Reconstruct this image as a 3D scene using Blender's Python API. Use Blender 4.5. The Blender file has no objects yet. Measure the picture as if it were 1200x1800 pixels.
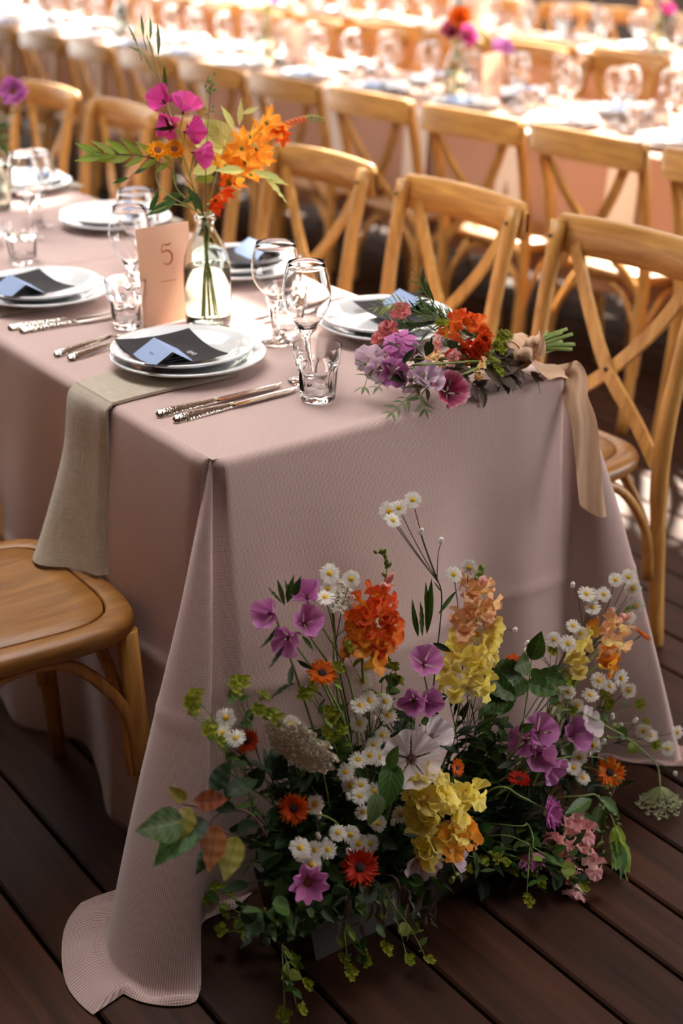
import bpy, math, random
from mathutils import Vector as V, Matrix as MX
S = bpy.context.scene
COL = S.collection
PI = math.pi
R = random.Random(7)
# ------------------------------------------------------------------ camera
CX, CY, CZ, YAW, PITCH, FPX = -0.9812, -1.696, 1.5353, 0.6219, 0.4163, 2500.0
cam = bpy.data.objects.new('camera', bpy.data.cameras.new('camera')); COL.objects.link(cam)
cam.location = (CX, CY, CZ); cam.rotation_euler = (PI/2-PITCH, 0, -YAW)
cam.data.sensor_width = 36; cam.data.lens = FPX/1800*36; cam.data.clip_start = .05
cam.data.dof.use_dof = True; cam.data.dof.focus_distance = 2.26; cam.data.dof.aperture_fstop = 2.3
S.camera = cam
# ------------------------------------------------------------------ light
S.view_settings.view_transform = 'Standard'; S.view_settings.look = 'None'
S.view_settings.gamma = 1; S.view_settings.use_curve_mapping = False
S.view_settings.exposure = 0.5
W = bpy.data.worlds.new('sky'); S.world = W; W.use_nodes = True
W.node_tree.nodes['Background'].inputs[0].default_value = (1.0, .96, .92, 1)
W.node_tree.nodes['Background'].inputs[1].default_value = 5.6
SUN_DIR = V((.45, .47, .76)).normalized()          # towards the sun
sun = bpy.data.objects.new('sun', bpy.data.lights.new('sun', 'SUN')); COL.objects.link(sun)
sun.data.energy = 26; sun.data.angle = math.radians(2.2); sun.data.color = (1, .92, .78)
sun.rotation_euler = SUN_DIR.to_track_quat('Z', 'Y').to_euler()
S.cycles.use_denoising = True
S.cycles.max_bounces = 10; S.cycles.transmission_bounces = 10; S.cycles.transparent_max_bounces = 12
# ------------------------------------------------------------------ helpers
_f = V((math.sin(YAW)*math.cos(PITCH), math.cos(YAW)*math.cos(PITCH), -math.sin(PITCH)))
_r = V((math.cos(YAW), -math.sin(YAW), 0)); _u = _r.cross(_f)
def at(px, py, val, ax=1):
    """a point of the place, read off the photograph at a known distance (plane y, or plane ax)"""
    o = V((CX, CY, CZ)); d = _f+_r*((px-600)/FPX)-_u*((py-900)/FPX)
    return o+d*((val-o[ax])/d[ax])
def lerp(a, b, t): return a+(b-a)*t
def cr(pts, n):
    """smooth polyline through control points"""
    pts = [V(p) for p in pts]; out = []
    P = [pts[0]*2-pts[1]]+pts+[pts[-1]*2-pts[-2]]
    for i in range(1, len(P)-2):
        for k in range(n):
            t = k/n; a, b, c, d = P[i-1], P[i], P[i+1], P[i+2]
            out.append(.5*((2*b)+(c-a)*t+(2*a-5*b+4*c-d)*t*t+(3*b-a-3*c+d)*t**3))
    out.append(pts[-1]); return out
class MB:
    def __init__(s): s.v = []; s.f = []; s.u = []; s.m = []
    def grid(s, fn, nu, nv, m=0, uv=None):
        b = len(s.v)
        for j in range(nv+1):
            for i in range(nu+1): s.v.append(tuple(fn(i/nu, j/nv)))
        uv = uv or (lambda a, c: (a, c))
        for j in range(nv):
            for i in range(nu):
                a = b+j*(nu+1)+i
                s.f.append((a, a+1, a+nu+2, a+nu+1)); s.m.append(m)
                s.u.append([uv(i/nu, j/nv), uv((i+1)/nu, j/nv), uv((i+1)/nu, (j+1)/nv), uv(i/nu, (j+1)/nv)])
        return s
    def face(s, idx, m=0, uv=None):
        s.f.append(tuple(idx)); s.m.append(m); s.u.append(uv or [(0, 0)]*len(idx))
    def tube(s, pts, rad, seg=6, m=0, cap=True, flat=1.0):
        pts = [V(p) for p in pts]; n = len(pts)
        if not hasattr(rad, '__len__'): rad = [rad]*n
        if len(rad) != n: rad = [rad[0]+(rad[-1]-rad[0])*i/(n-1) for i in range(n)]
        b = len(s.v); t0 = (pts[1]-pts[0]).normalized()
        nrm = t0.orthogonal().normalized(); L = 0
        for i in range(n):
            t = (pts[min(i+1, n-1)]-pts[max(i-1, 0)]).normalized()
            nrm = (nrm-t*nrm.dot(t)).normalized(); bi = t.cross(nrm)
            for k in range(seg):
                a = 2*PI*k/seg; s.v.append(tuple(pts[i]+(nrm*math.cos(a)+bi*math.sin(a)*flat)*rad[i]))
        for i in range(n-1):
            L2 = L+(pts[i+1]-pts[i]).length
            for k in range(seg):
                a = b+i*seg+k; c = b+i*seg+(k+1) % seg
                s.f.append((a, c, c+seg, a+seg)); s.m.append(m)
                s.u.append([(k/seg, L), ((k+1)/seg, L), ((k+1)/seg, L2), (k/seg, L2)])
            L = L2
        if cap:
            s.face(range(b+seg-1, b-1, -1), m); s.face(range(b+(n-1)*seg, b+n*seg), m)
        return s
    def lathe(s, prof, seg=32, m=0, fn=None):
        b = len(s.v)
        for (r, z) in prof:
            for k in range(seg):
                a = 2*PI*k/seg; rr = r*(fn(a, z) if fn else 1)
                s.v.append((rr*math.cos(a), rr*math.sin(a), z))
        for j in range(len(prof)-1):
            for k in range(seg):
                a = b+j*seg+k; c = b+j*seg+(k+1) % seg
                s.f.append((a, c, c+seg, a+seg)); s.m.append(m)
                s.u.append([(k/seg, j), ((k+1)/seg, j), ((k+1)/seg, j+1), (k/seg, j+1)])
        return s
    def box(s, c, d, m=0, M=None):
        b = len(s.v); M = M or MX()
        for z in (-1, 1):
            for y in (-1, 1):
                for x in (-1, 1): s.v.append(tuple(M @ V((c[0]+x*d[0]/2, c[1]+y*d[1]/2, c[2]+z*d[2]/2))))
        for q in ((0, 2, 3, 1), (4, 5, 7, 6), (0, 1, 5, 4), (2, 6, 7, 3), (0, 4, 6, 2), (1, 3, 7, 5)):
            s.face([b+i for i in q], m, [(0, 0), (1, 0), (1, 1), (0, 1)])
        return s
    def xf(s, M, start=0):
        for i in range(start, len(s.v)): s.v[i] = tuple(M @ V(s.v[i]))
        return s
    def mesh(s, name, mats, smooth=True):
        me = bpy.data.meshes.new(name); me.from_pydata(s.v, [], s.f)
        ul = me.uv_layers.new(name='UVMap'); flat = [c for f in s.u for p in f for c in p]
        ul.data.foreach_set('uv', flat)
        for m in (mats if isinstance(mats, (list, tuple)) else [mats]): me.materials.append(m)
        me.polygons.foreach_set('material_index', s.m)
        me.polygons.foreach_set('use_smooth', [smooth]*len(s.f))
        me.update(); return me
def tag(o, label=None, cat=None, group=None, kind=None):
    if label: o['label'] = label
    if cat: o['category'] = cat
    if group: o['group'] = group
    if kind: o['kind'] = kind
    return o
def obj(name, me, parent=None, M=None):
    o = bpy.data.objects.new(name, me); COL.objects.link(o)
    if parent: o.parent = parent
    if M is not None: o.matrix_basis = M
    return o
def thing(name, label, cat, loc=(0, 0, 0), rz=0, group=None):
    o = bpy.data.objects.new(name, None); COL.objects.link(o); o.empty_display_size = .05
    o.location = loc; o.rotation_euler = (0, 0, rz)
    return tag(o, label, cat, group)
def kids(o): return [c for c in COL.objects if c.parent is o]
KID = {}
def family(o):
    if o.name not in KID: KID[o.name] = [(c, kids(c)) for c in kids(o)]
    return KID[o.name]
def dup(root, loc, rz, label, group=None):
    r = root.copy(); COL.objects.link(r); r.location = loc; r.rotation_euler = (0, 0, rz); r['label'] = label
    if group: r['group'] = group
    for c, gs in family(root):
        k = c.copy(); COL.objects.link(k); k.parent = r
        for g in gs:
            q = g.copy(); COL.objects.link(q); q.parent = k
    return r
def T(x, y=None, z=None): return MX.Translation(V(x) if y is None else V((x, y, z)))
def RZ(a): return MX.Rotation(a, 4, 'Z')
def aim(p, n, roll=0, s=1.0):
    """frame at p whose z axis is n"""
    n = V(n).normalized(); return T(p) @ n.to_track_quat('Z', 'Y').to_matrix().to_4x4() @ RZ(roll) @ MX.Scale(s, 4)
# ------------------------------------------------------------------ materials
def nt(name):
    m = bpy.data.materials.new(name); m.use_nodes = True; t = m.node_tree
    return m, t, t.nodes['Principled BSDF'], t.nodes.new, t.links.new
def C(r, g, b): # sRGB 0-255 -> linear
    return tuple((c/255/12.92 if c <= 10 else ((c/255+.055)/1.055)**2.4) for c in (r, g, b))+(1,)
def ramp(N, stops):
    n = N('ShaderNodeValToRGB'); e = n.color_ramp.elements
    while len(e) < len(stops): e.new(.5)
    for i, (p, c) in enumerate(stops): e[i].position = p; e[i].color = c
    return n
def plain(name, c, rough=.5, metal=0, **k):
    m, t, b, N, L = nt(name); b.inputs['Base Color'].default_value = c; b.inputs['Roughness'].default_value = rough
    b.inputs['Metallic'].default_value = metal
    for a, v in k.items(): b.inputs[a].default_value = v
    return m
def math_(t, N, L, op, a, b=None):
    n = N('ShaderNodeMath'); n.operation = op
    for i, x in enumerate((a, b)):
        if x is None: continue
        if isinstance(x, (int, float)): n.inputs[i].default_value = x
        else: L(x, n.inputs[i])
    return n.outputs[0]
def wood(name, c1, c2, scale=(60, 60, 4), rough=.42, bump=.15, spread=.12, coords='Object', spec=.5):
    m, t, b, N, L = nt(name)
    tc = N('ShaderNodeTexCoord'); mp = N('ShaderNodeMapping'); mp.inputs['Scale'].default_value = scale
    oi = N('ShaderNodeObjectInfo'); ad = N('ShaderNodeVectorMath'); ad.operation = 'ADD'
    cx = N('ShaderNodeCombineXYZ'); L(math_(t, N, L, 'MULTIPLY', oi.outputs['Random'], 37.0), cx.inputs[0]); L(math_(t, N, L, 'MULTIPLY', oi.outputs['Random'], 91.0), cx.inputs[1])
    L(tc.outputs[coords], mp.inputs[0]); L(mp.outputs[0], ad.inputs[0]); L(cx.outputs[0], ad.inputs[1])
    no = N('ShaderNodeTexNoise'); no.inputs['Scale'].default_value = 1; no.inputs['Detail'].default_value = 6; no.inputs['Roughness'].default_value = .62; no.inputs['Distortion'].default_value = .6
    L(ad.outputs[0], no.inputs[0]); r = ramp(N, [(.3, c1), (.7, c2)]); L(no.outputs[0], r.inputs[0])
    hs = N('ShaderNodeHueSaturation'); L(r.outputs[0], hs.inputs['Color'])
    L(math_(t, N, L, 'ADD', math_(t, N, L, 'MULTIPLY', oi.outputs['Random'], spread*2), 1-spread), hs.inputs['Value'])
    L(hs.outputs[0], b.inputs['Base Color']); b.inputs['Roughness'].default_value = rough; b.inputs['Specular IOR Level'].default_value = spec
    bu = N('ShaderNodeBump'); bu.inputs['Strength'].default_value = bump; bu.inputs['Distance'].default_value = .002
    L(no.outputs[0], bu.inputs['Height']); L(bu.outputs[0], b.inputs['Normal']); return m
def weave(name, ca, cb, period, rough=.85, diag=True, slub=0, bump=.35, transl=0):
    m, t, b, N, L = nt(name)
    uv = N('ShaderNodeUVMap'); sp = N('ShaderNodeSeparateXYZ'); L(uv.outputs[0], sp.inputs[0])
    k = 2*PI/period; u, v = sp.outputs[0], sp.outputs[1]
    if diag: a, c = math_(t, N, L, 'ADD', u, v), math_(t, N, L, 'SUBTRACT', u, v)
    else: a, c = u, v
    s1 = math_(t, N, L, 'SINE', math_(t, N, L, 'MULTIPLY', a, k)); s2 = math_(t, N, L, 'SINE', math_(t, N, L, 'MULTIPLY', c, k))
    pr = math_(t, N, L, 'MULTIPLY', s1, s2); h = math_(t, N, L, 'MULTIPLY_ADD', pr, .5); h.node.inputs[2].default_value = .5
    fac = h
    if slub:
        mp = N('ShaderNodeMapping'); mp.inputs['Scale'].default_value = (700, 25, 1); L(uv.outputs[0], mp.inputs[0])
        n1 = N('ShaderNodeTexNoise'); n1.inputs['Scale'].default_value = 1; L(mp.outputs[0], n1.inputs[0])
        mp2 = N('ShaderNodeMapping'); mp2.inputs['Scale'].default_value = (25, 700, 1); L(uv.outputs[0], mp2.inputs[0])
        n2 = N('ShaderNodeTexNoise'); n2.inputs['Scale'].default_value = 1; L(mp2.outputs[0], n2.inputs[0])
        fac = math_(t, N, L, 'MULTIPLY', math_(t, N, L, 'ADD', n1.outputs[0], n2.outputs[0]), .5)
    r = ramp(N, [(.15 if not slub else .38, cb), (.75 if not slub else .62, ca)]); L(fac, r.inputs[0])
    L(r.outputs[0], b.inputs['Base Color']); b.inputs['Roughness'].default_value = rough; b.inputs['Specular IOR Level'].default_value = .2
    b.inputs['Sheen Weight'].default_value = .25; b.inputs['Sheen Roughness'].default_value = .5
    bu = N('ShaderNodeBump'); bu.inputs['Strength'].default_value = bump; bu.inputs['Distance'].default_value = .0008
    L(fac, bu.inputs['Height']); L(bu.outputs[0], b.inputs['Normal'])
    if transl: translucent(t, N, L, b, r.outputs[0], transl)
    return m
def translucent(t, N, L, b, col, amt):
    tr = N('ShaderNodeBsdfTranslucent'); mx = N('ShaderNodeMixShader'); mx.inputs[0].default_value = amt
    if isinstance(col, tuple): tr.inputs[0].default_value = col
    else: L(col, tr.inputs[0])
    L(b.outputs[0], mx.inputs[1]); L(tr.outputs[0], mx.inputs[2]); L(mx.outputs[0], t.nodes['Material Output'].inputs[0])
def glass(name, tint=(1, 1, 1, 1), ior=1.5):
    m, t, b, N, L = nt(name); b.inputs['Base Color'].default_value = tint; b.inputs['Roughness'].default_value = 0.0
    b.inputs['IOR'].default_value = ior; b.inputs['Transmission Weight'].default_value = 1; return m
def petal(name, stops, rough=.55, transl=.35, vein=0, veincol=None, var=.1):
    """colour runs along the petal (uv v, base to tip), with fine veins across u"""
    m, t, b, N, L = nt(name); uv = N('ShaderNodeUVMap'); sp = N('ShaderNodeSeparateXYZ'); L(uv.outputs[0], sp.inputs[0])
    r = ramp(N, stops); L(sp.outputs[1], r.inputs[0]); col = r.outputs[0]
    if vein:
        w = math_(t, N, L, 'SINE', math_(t, N, L, 'MULTIPLY', sp.outputs[0], vein*2*PI))
        f = math_(t, N, L, 'MULTIPLY', math_(t, N, L, 'POWER', math_(t, N, L, 'MAXIMUM', w, 0.0), 3.0), .45)
        mx = N('ShaderNodeMix'); mx.data_type = 'RGBA'; L(f, mx.inputs[0]); L(col, mx.inputs[6]); mx.inputs[7].default_value = veincol; col = mx.outputs[2]
    oi = N('ShaderNodeObjectInfo'); hs = N('ShaderNodeHueSaturation'); L(col, hs.inputs['Color'])
    L(math_(t, N, L, 'ADD', math_(t, N, L, 'MULTIPLY', oi.outputs['Random'], var*2), 1-var), hs.inputs['Value'])
    L(math_(t, N, L, 'ADD', math_(t, N, L, 'MULTIPLY', oi.outputs['Random'], .02), .49), hs.inputs['Hue'])
    L(hs.outputs[0], b.inputs['Base Color']); b.inputs['Roughness'].default_value = rough; b.inputs['Specular IOR Level'].default_value = .25
    translucent(t, N, L, b, hs.outputs[0], transl); return m
def leafm(name, c1, c2, rough=.5, transl=.25, veins=7, var=.22):
    m, t, b, N, L = nt(name); uv = N('ShaderNodeUVMap'); sp = N('ShaderNodeSeparateXYZ'); L(uv.outputs[0], sp.inputs[0])
    du = math_(t, N, L, 'ABSOLUTE', math_(t, N, L, 'SUBTRACT', sp.outputs[0], .5))
    w = math_(t, N, L, 'SINE', math_(t, N, L, 'MULTIPLY', math_(t, N, L, 'SUBTRACT', sp.outputs[1], math_(t, N, L, 'MULTIPLY', du, .7)), veins*2*PI))
    f = math_(t, N, L, 'MAXIMUM', math_(t, N, L, 'POWER', math_(t, N, L, 'MAXIMUM', w, 0.0), 6.0), math_(t, N, L, 'LESS_THAN', du, .03))
    mx = N('ShaderNodeMix'); mx.data_type = 'RGBA'; L(f, mx.inputs[0]); mx.inputs[6].default_value = c1; mx.inputs[7].default_value = c2
    oi = N('ShaderNodeObjectInfo'); hs = N('ShaderNodeHueSaturation'); L(mx.outputs[2], hs.inputs['Color'])
    L(math_(t, N, L, 'ADD', math_(t, N, L, 'MULTIPLY', oi.outputs['Random'], var*2), 1-var), hs.inputs['Value'])
    L(math_(t, N, L, 'ADD', math_(t, N, L, 'MULTIPLY', oi.outputs['Random'], .03), .485), hs.inputs['Hue'])
    L(hs.outputs[0], b.inputs['Base Color']); b.inputs['Roughness'].default_value = rough; b.inputs['Specular IOR Level'].default_value = .35
    bu = N('ShaderNodeBump'); bu.inputs['Strength'].default_value = .3; bu.inputs['Distance'].default_value = .001; L(f, bu.inputs['Height']); L(bu.outputs[0], b.inputs['Normal'])
    translucent(t, N, L, b, hs.outputs[0], transl); return m
M_CLOTH = weave('dusty pink linen', C(228, 203, 198), C(146, 114, 108), .0048)
M_CLOTH_SHADE = weave('dusty pink linen shaded', C(188, 148, 128), C(172, 132, 112), .02)  # same linen as in front, its shade put into a darker, browner colour
M_NAP = weave('oatmeal linen', C(196, 186, 170), C(166, 154, 136), .002, slub=1)
M_CHAIR = wood('honey wood', C(158, 108, 50), C(214, 162, 88), (40, 40, 5), .38, .12, .1)
M_RAIL = wood('honey wood rail', C(158, 108, 50), C(214, 162, 88), (5, 40, 60), .38, .12, .1)
M_SEAT = wood('seat wood', C(116, 74, 30), C(160, 110, 52), (50, 7, 50), .4, .15, .08)
M_SCREW = plain('screw', C(70, 60, 52), .4, .8)
M_FLOOR = wood('dark deck boards', C(38, 22, 16), C(78, 47, 33), (26, 1.6, 26), .55, .35, .25, spec=.22)
M_UNDER = plain('dark gap', C(14, 9, 7), .9)
M_PLATE = plain('white porcelain', C(232, 236, 240), .12, **{'Coat Weight': .6, 'Coat Roughness': .04})
M_GLASS = glass('clear glass'); M_VASE = glass('pale bottle glass', C(246, 252, 244)); M_WATER = glass('water', C(250, 252, 244), 1.33)
M_STEEL = plain('polished cutlery', C(214, 208, 200), .13, 1.0)
def beaded():
    m, t, b, N, L = nt('beaded cutlery'); b.inputs['Base Color'].default_value = C(205, 198, 190); b.inputs['Metallic'].default_value = 1; b.inputs['Roughness'].default_value = .18
    tc = N('ShaderNodeTexCoord'); vo = N('ShaderNodeTexVoronoi'); vo.inputs['Scale'].default_value = 240; L(tc.outputs['Object'], vo.inputs[0])
    bu = N('ShaderNodeBump'); bu.inputs['Strength'].default_value = .45; bu.inputs['Distance'].default_value = .0015; bu.invert = True
    L(vo.outputs[0], bu.inputs['Height']); L(bu.outputs[0], b.inputs['Normal']); return m
M_BEAD = beaded()
M_MENU = plain('charcoal card', C(50, 47, 52), .7, **{'Specular IOR Level': .2}); M_INK = plain('white ink', C(225, 222, 220), .6)
M_TENT = plain('powder blue card', C(150, 172, 212), .7); M_GREYINK = plain('grey ink', C(96, 110, 140), .7)
M_REDINK = plain('coral ink', C(196, 82, 58), .7)
def cardmat():
    m, t, b, N, L = nt('blush card'); b.inputs['Base Color'].default_value = C(236, 212, 196); b.inputs['Roughness'].default_value = .75
    translucent(t, N, L, b, C(244, 216, 196), .55); return m
M_CARD = cardmat()
M_RIB = weave('peach silk', C(240, 206, 174), C(226, 186, 150), .003, rough=.5, transl=.25)
M_WALL = plain('dark brown wall', C(58, 42, 34), .8)
M_POST = wood('pale post', C(150, 120, 96), C(190, 160, 130), (10, 10, 2), .7)
M_ROOF = plain('shade roof boards', C(158, 126, 98), .8)
M_TABLE = wood('table top', C(120, 80, 46), C(160, 112, 70), (8, 40, 40), .6)
# ------------------------------------------------------------------ the setting: floor of boards; roof and wall added for the light
ub = MB().box((4, 6, -.06), (16, 22, .06)).mesh('floor', M_UNDER, False)
floor = tag(obj('floor', ub), kind='structure')
xs = [-3.0]
while xs[-1] < -.5: xs.append(xs[-1]+.14)
xs = xs[:-1]+[-.475, -.325, -.188, -.03, .143, .30, .438, .546, .676]
while xs[-1] < 11.5: xs.append(xs[-1]+R.choice([.12, .14, .15, .16]))
def board(w, l):
    g = .0035; c = .004; b = MB(); hw = w/2-g
    prof = [(-hw, -.03), (-hw, -c), (-hw+c, 0), (hw-c, 0), (hw, -c), (hw, -.03)]
    for y in (-l/2+.002, l/2-.002):
        for (x, z) in prof: b.v.append((x, y, z))
    for i in range(5): b.face((i, i+1, i+7, i+6))
    b.face((5, 4, 3, 2, 1, 0)); b.face(range(6, 12)); return b.mesh('plank', M_FLOOR, False)
BC = {}
for i in range(len(xs)-1):
    w = round(xs[i+1]-xs[i], 3)
    ends = [-3.4, 16.5] if xs[i] > 3.5 or xs[i] < -.9 else [-3.4, R.uniform(1.6, 3.8), 16.5]
    for a, c in zip(ends, ends[1:]):
        k = (w, round(c-a, 2))
        if k not in BC: BC[k] = board(w, c-a)
        obj('plank', BC[k], floor, T((xs[i]+xs[i+1])/2, (a+c)/2, 0))
# unseen roof added to shade the near table; gaps placed where sun should land
ZR = 3.1
rb = MB()
def rboard(x0, x1, y0, y1): rb.box(((x0+x1)/2, (y0+y1)/2, ZR), (x1-x0, y1-y0, .04))
Q = random.Random(21)
SHX, SHY = SUN_DIR.x/SUN_DIR.z*(ZR-.76), SUN_DIR.y/SUN_DIR.z*(ZR-.76)
def openness(x, y):
    """share of shade roof boards left out where the sun would fall on (x, y) at table height"""
    if .22 < x < .44 and .60 < y < .84: return 1
    if x < .45: return .10 if (y > 1.0 and x > 0) else 0
    if x < .95: return .35 if y > .75 else 0
    if x < 1.5: return (.38 if y < 2.0 else .12) if y > .6 else 0
    if x < 2.35: return (.42 if y < 2.4 else .03) if y > 1.1 else .5 if (2.15 < x < 2.3 and .85 < y < 1.0) else 0
    if x < 2.5 and 1.1 < y < 2.4: return .85
    return (.56 if x < 5 else .45) if y > .8 else 0
rboard(-3.2, -.35, -3.4, 16); rboard(-.35, .66, -3.4, -.7); rboard(-.35, .66, 3.4, 16); rboard(.66, 1.7, -3.4, 16)  # opening left above the near table so sky light reaches its top
x = 1.7
while x < 13:
    w = .16; y = -3.4
    while y < 16:
        l = Q.uniform(.22, .6)
        if Q.random() >= openness(x+w/2-SHX, y+l/2-SHY): rboard(x, x+w, y, min(16, y+l))
        y += l
    x += .162
shade_roof = tag(obj('shade_roof', rb.mesh('shade_roof', M_ROOF, False)), kind='structure')
tag(obj('shade_wall_left', MB().box((-3.1, 6, 1.55), (.12, 19, 3.1)).mesh('shade_wall_left', M_WALL, False)), kind='structure')  # unseen wall added to keep the left side dark
# ------------------------------------------------------------------ tables and cloths
TZ = .757; TW = .71
def make_cloth(name, label, x0, x1, y0, y1, zt, mat, group=None, lobeA=None, lobeB=None, hem=0.0, seed=1, flare=.055, sides=None, res=1.0):
    q = random.Random(seed); ph = [q.uniform(0, 6.3) for _ in range(12)]
    r = .014; st = []           # stations: (top point, outward normal, floor offset, puddle, is_lobe)
    def side(p, qn, n, cnt, L0):
        fl = flare
        for i in range(cnt):
            t = i/(cnt-1); P = V(p).lerp(V(qn), t); d = (V(qn)-V(p)).length*t+L0
            end = min(1, min(t, 1-t)*6)
            w = .028*math.sin(d*10.5+ph[0])+.017*math.sin(d*19+ph[1])+.006*math.sin(d*33+ph[2])
            st.append((P, V(n), V(n)*(fl+w*end), 0.0, 0))
    def lobe(c, pts, pud, flag=1):
        C2 = cr([V((a, b, 0)) for a, b in pts], 7)[1:-1]; n = len(C2)
        for i, o in enumerate(C2):
            t = (i+1)/(n+1); st.append((V(c), o.normalized(), o, pud*((1.0 if .2 < t < .52 else .25) if flag == 1 else math.sin(PI*t)), flag))
    nl = max(14, int(30*(y1-y0)*res)); nf = max(10, int(110*(x1-x0)*res))
    side((x0, y1, 0), (x0, y0+.012, 0), (-1, 0, 0), nl, 0)
    if lobeA: lobe((x0+.006, y0+.006, 0), *lobeA)
    side((x0+.012, y0, 0), (x1-.012, y0, 0), (0, -1, 0), nf, 7)
    if lobeB: lobe((x1-.006, y0+.006, 0), *lobeB, 2)
    flare *= .4; side((x1, y0+.012, 0), (x1, y1, 0), (1, 0, 0), nl, 11)
    rows = [('r', a) for a in (0, .25, .5, .75, 1)]+[('t', k/60) for k in range(1, 61)]
    if any(s[3] for s in st): rows += [('p', .35), ('p', .7), ('p', 1.0)]
    b = MB(); acc = [0]
    for i in range(1, len(st)):
        a, c = st[i-1], st[i]; acc.append(acc[-1]+max((a[0]-c[0]).length, ((a[0]+a[2]*.6)-(c[0]+c[2]*.6)).length))
    H = zt-r; N = len(st); vv = []
    for (k, a) in rows:
        row = []
        for i, (P, n, off, pud, lb) in enumerate(st):
            if k == 'r':
                g = a*PI/2; p = P+n*(r*math.sin(g))*(1 if not lb else .6); z = zt-r*(1-math.cos(g)); v = a*.02
            elif k == 't':
                z = H*(1-a)+hem*a; e = a if lb else a**.9
                p = P+n*r*(1 if not lb else .6)*(1-a*.3)+(V((off.x*a**.58, off.y*a, 0)) if lb == 2 else off*e)
                p += n*((.002 if lb else .0065)*math.exp(-((z-.375-.012*math.sin(acc[i]*5))/.008)**2))
                if lb: p += V((off.y, -off.x, 0)).normalized()*(.012*math.sin(a*5+ph[3]+i*.25)*a*(1-a)*2)
                else: p += n*(.010*math.sin(acc[i]*6.1+a*3+ph[4])*a*(1-a)*3)
                v = .02+a*H
            else:
                p = P+n*r*.5+off+off.normalized()*pud*a; z = max(.004, hem)+.012*math.sin(a*PI)*(.5+.5*math.sin(i*.9))*(1 if pud > .01 else 0)-.0*a; v = .02+H+pud*a
            row.append((p.x, p.y, z)); vv.append((acc[i], v))
        b.v += row
    for j in range(len(rows)-1):
        for i in range(N-1):
            a = j*N+i; idx = (a, a+N, a+N+1, a+1); b.face(idx, 0, [vv[q] for q in idx])
    nx, ny = 24, max(10, int((y1-y0)*26*res))
    b.grid(lambda u, v: (lerp(x0, x1, u), lerp(y0, y1, v), zt+.0006*math.sin(u*9+v*14)*min(1, 8*min(u, 1-u, v, 1-v))), nx, ny, 0, lambda u, v: (u*(x1-x0), v*(y1-y0)))
    o = obj(name, b.mesh(name, mat)); tag(o, label, 'tablecloth', group); return o
def make_table(label, x0, x1, y0, y1, zt, group):
    t = thing('trestle_table', label, 'table', ((x0+x1)/2, (y0+y1)/2, 0), 0, group); hx, hy = (x1-x0)/2-.006, (y1-y0)/2-.006
    obj('tabletop', MB().box((0, 0, zt-.02), (hx*2, hy*2, .03)).mesh('tabletop', M_TABLE, False), t)
    lg = MB().tube([(0, 0, 0), (0, 0, zt-.036)], .022, 8).mesh('leg', M_TABLE)
    for sx in (-1, 1):
        for sy in (-1, 1): obj('leg', lg, t, T(sx*(hx-.09), sy*(hy-.12), 0))
LA = ([(-.055, .02), (-.11, .05), (-.165, .045), (-.215, .01), (-.262, -.075), (-.25, -.165), (-.185, -.212), (-.14, -.13), (-.085, -.070), (-.02, -.062)], .08)
LB = ([(.0, -.060), (.035, -.085), (.085, -.15), (.135, -.20), (.172, -.215), (.19, -.16), (.13, -.05), (.07, .0), (.04, .015)], .02)
make_table('long narrow trestle table under the dusty pink cloth in front', 0, TW, 0, 1.25, TZ-.004, None)
make_table('trestle table joined behind the front table, under pink cloth', 0, TW, 1.26, 3.6, TZ-.004, None)
make_cloth('tablecloth', 'dusty pink woven tablecloth draped to the floor over the near table end', 0, TW, 0, 1.36, TZ, M_CLOTH, None, LA, LB, seed=4)
make_cloth('tablecloth', 'pale pink tablecloth overlapping the front cloth at the table joint, at picture left', -.004, TW+.004, 1.21, 3.6, TZ+.003, M_CLOTH, None, None, None, .004, seed=6, flare=.03, res=.5)
T2 = (2.44, 3.15, .55, 9.2); T3 = (4.2, 4.91, .9, 10.2); T4 = (6.0, 6.71, 6.6, 13.2)
for k, (t, nm) in enumerate(((T2, 'second'), (T3, 'third'), (T4, 'fourth'))):
    make_table(f'long table under cloth in the {nm} row of tables', t[0], t[1], t[2], t[3], TZ-.004, 'cloth-covered tables behind')
    make_cloth('tablecloth', f'pink cloth over the long table in the {nm} row from the front', t[0], t[1], t[2], t[3], TZ, M_CLOTH_SHADE, 'tablecloths in the rows behind', None, None, .30, seed=10+k, flare=.03, res=.35)
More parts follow.
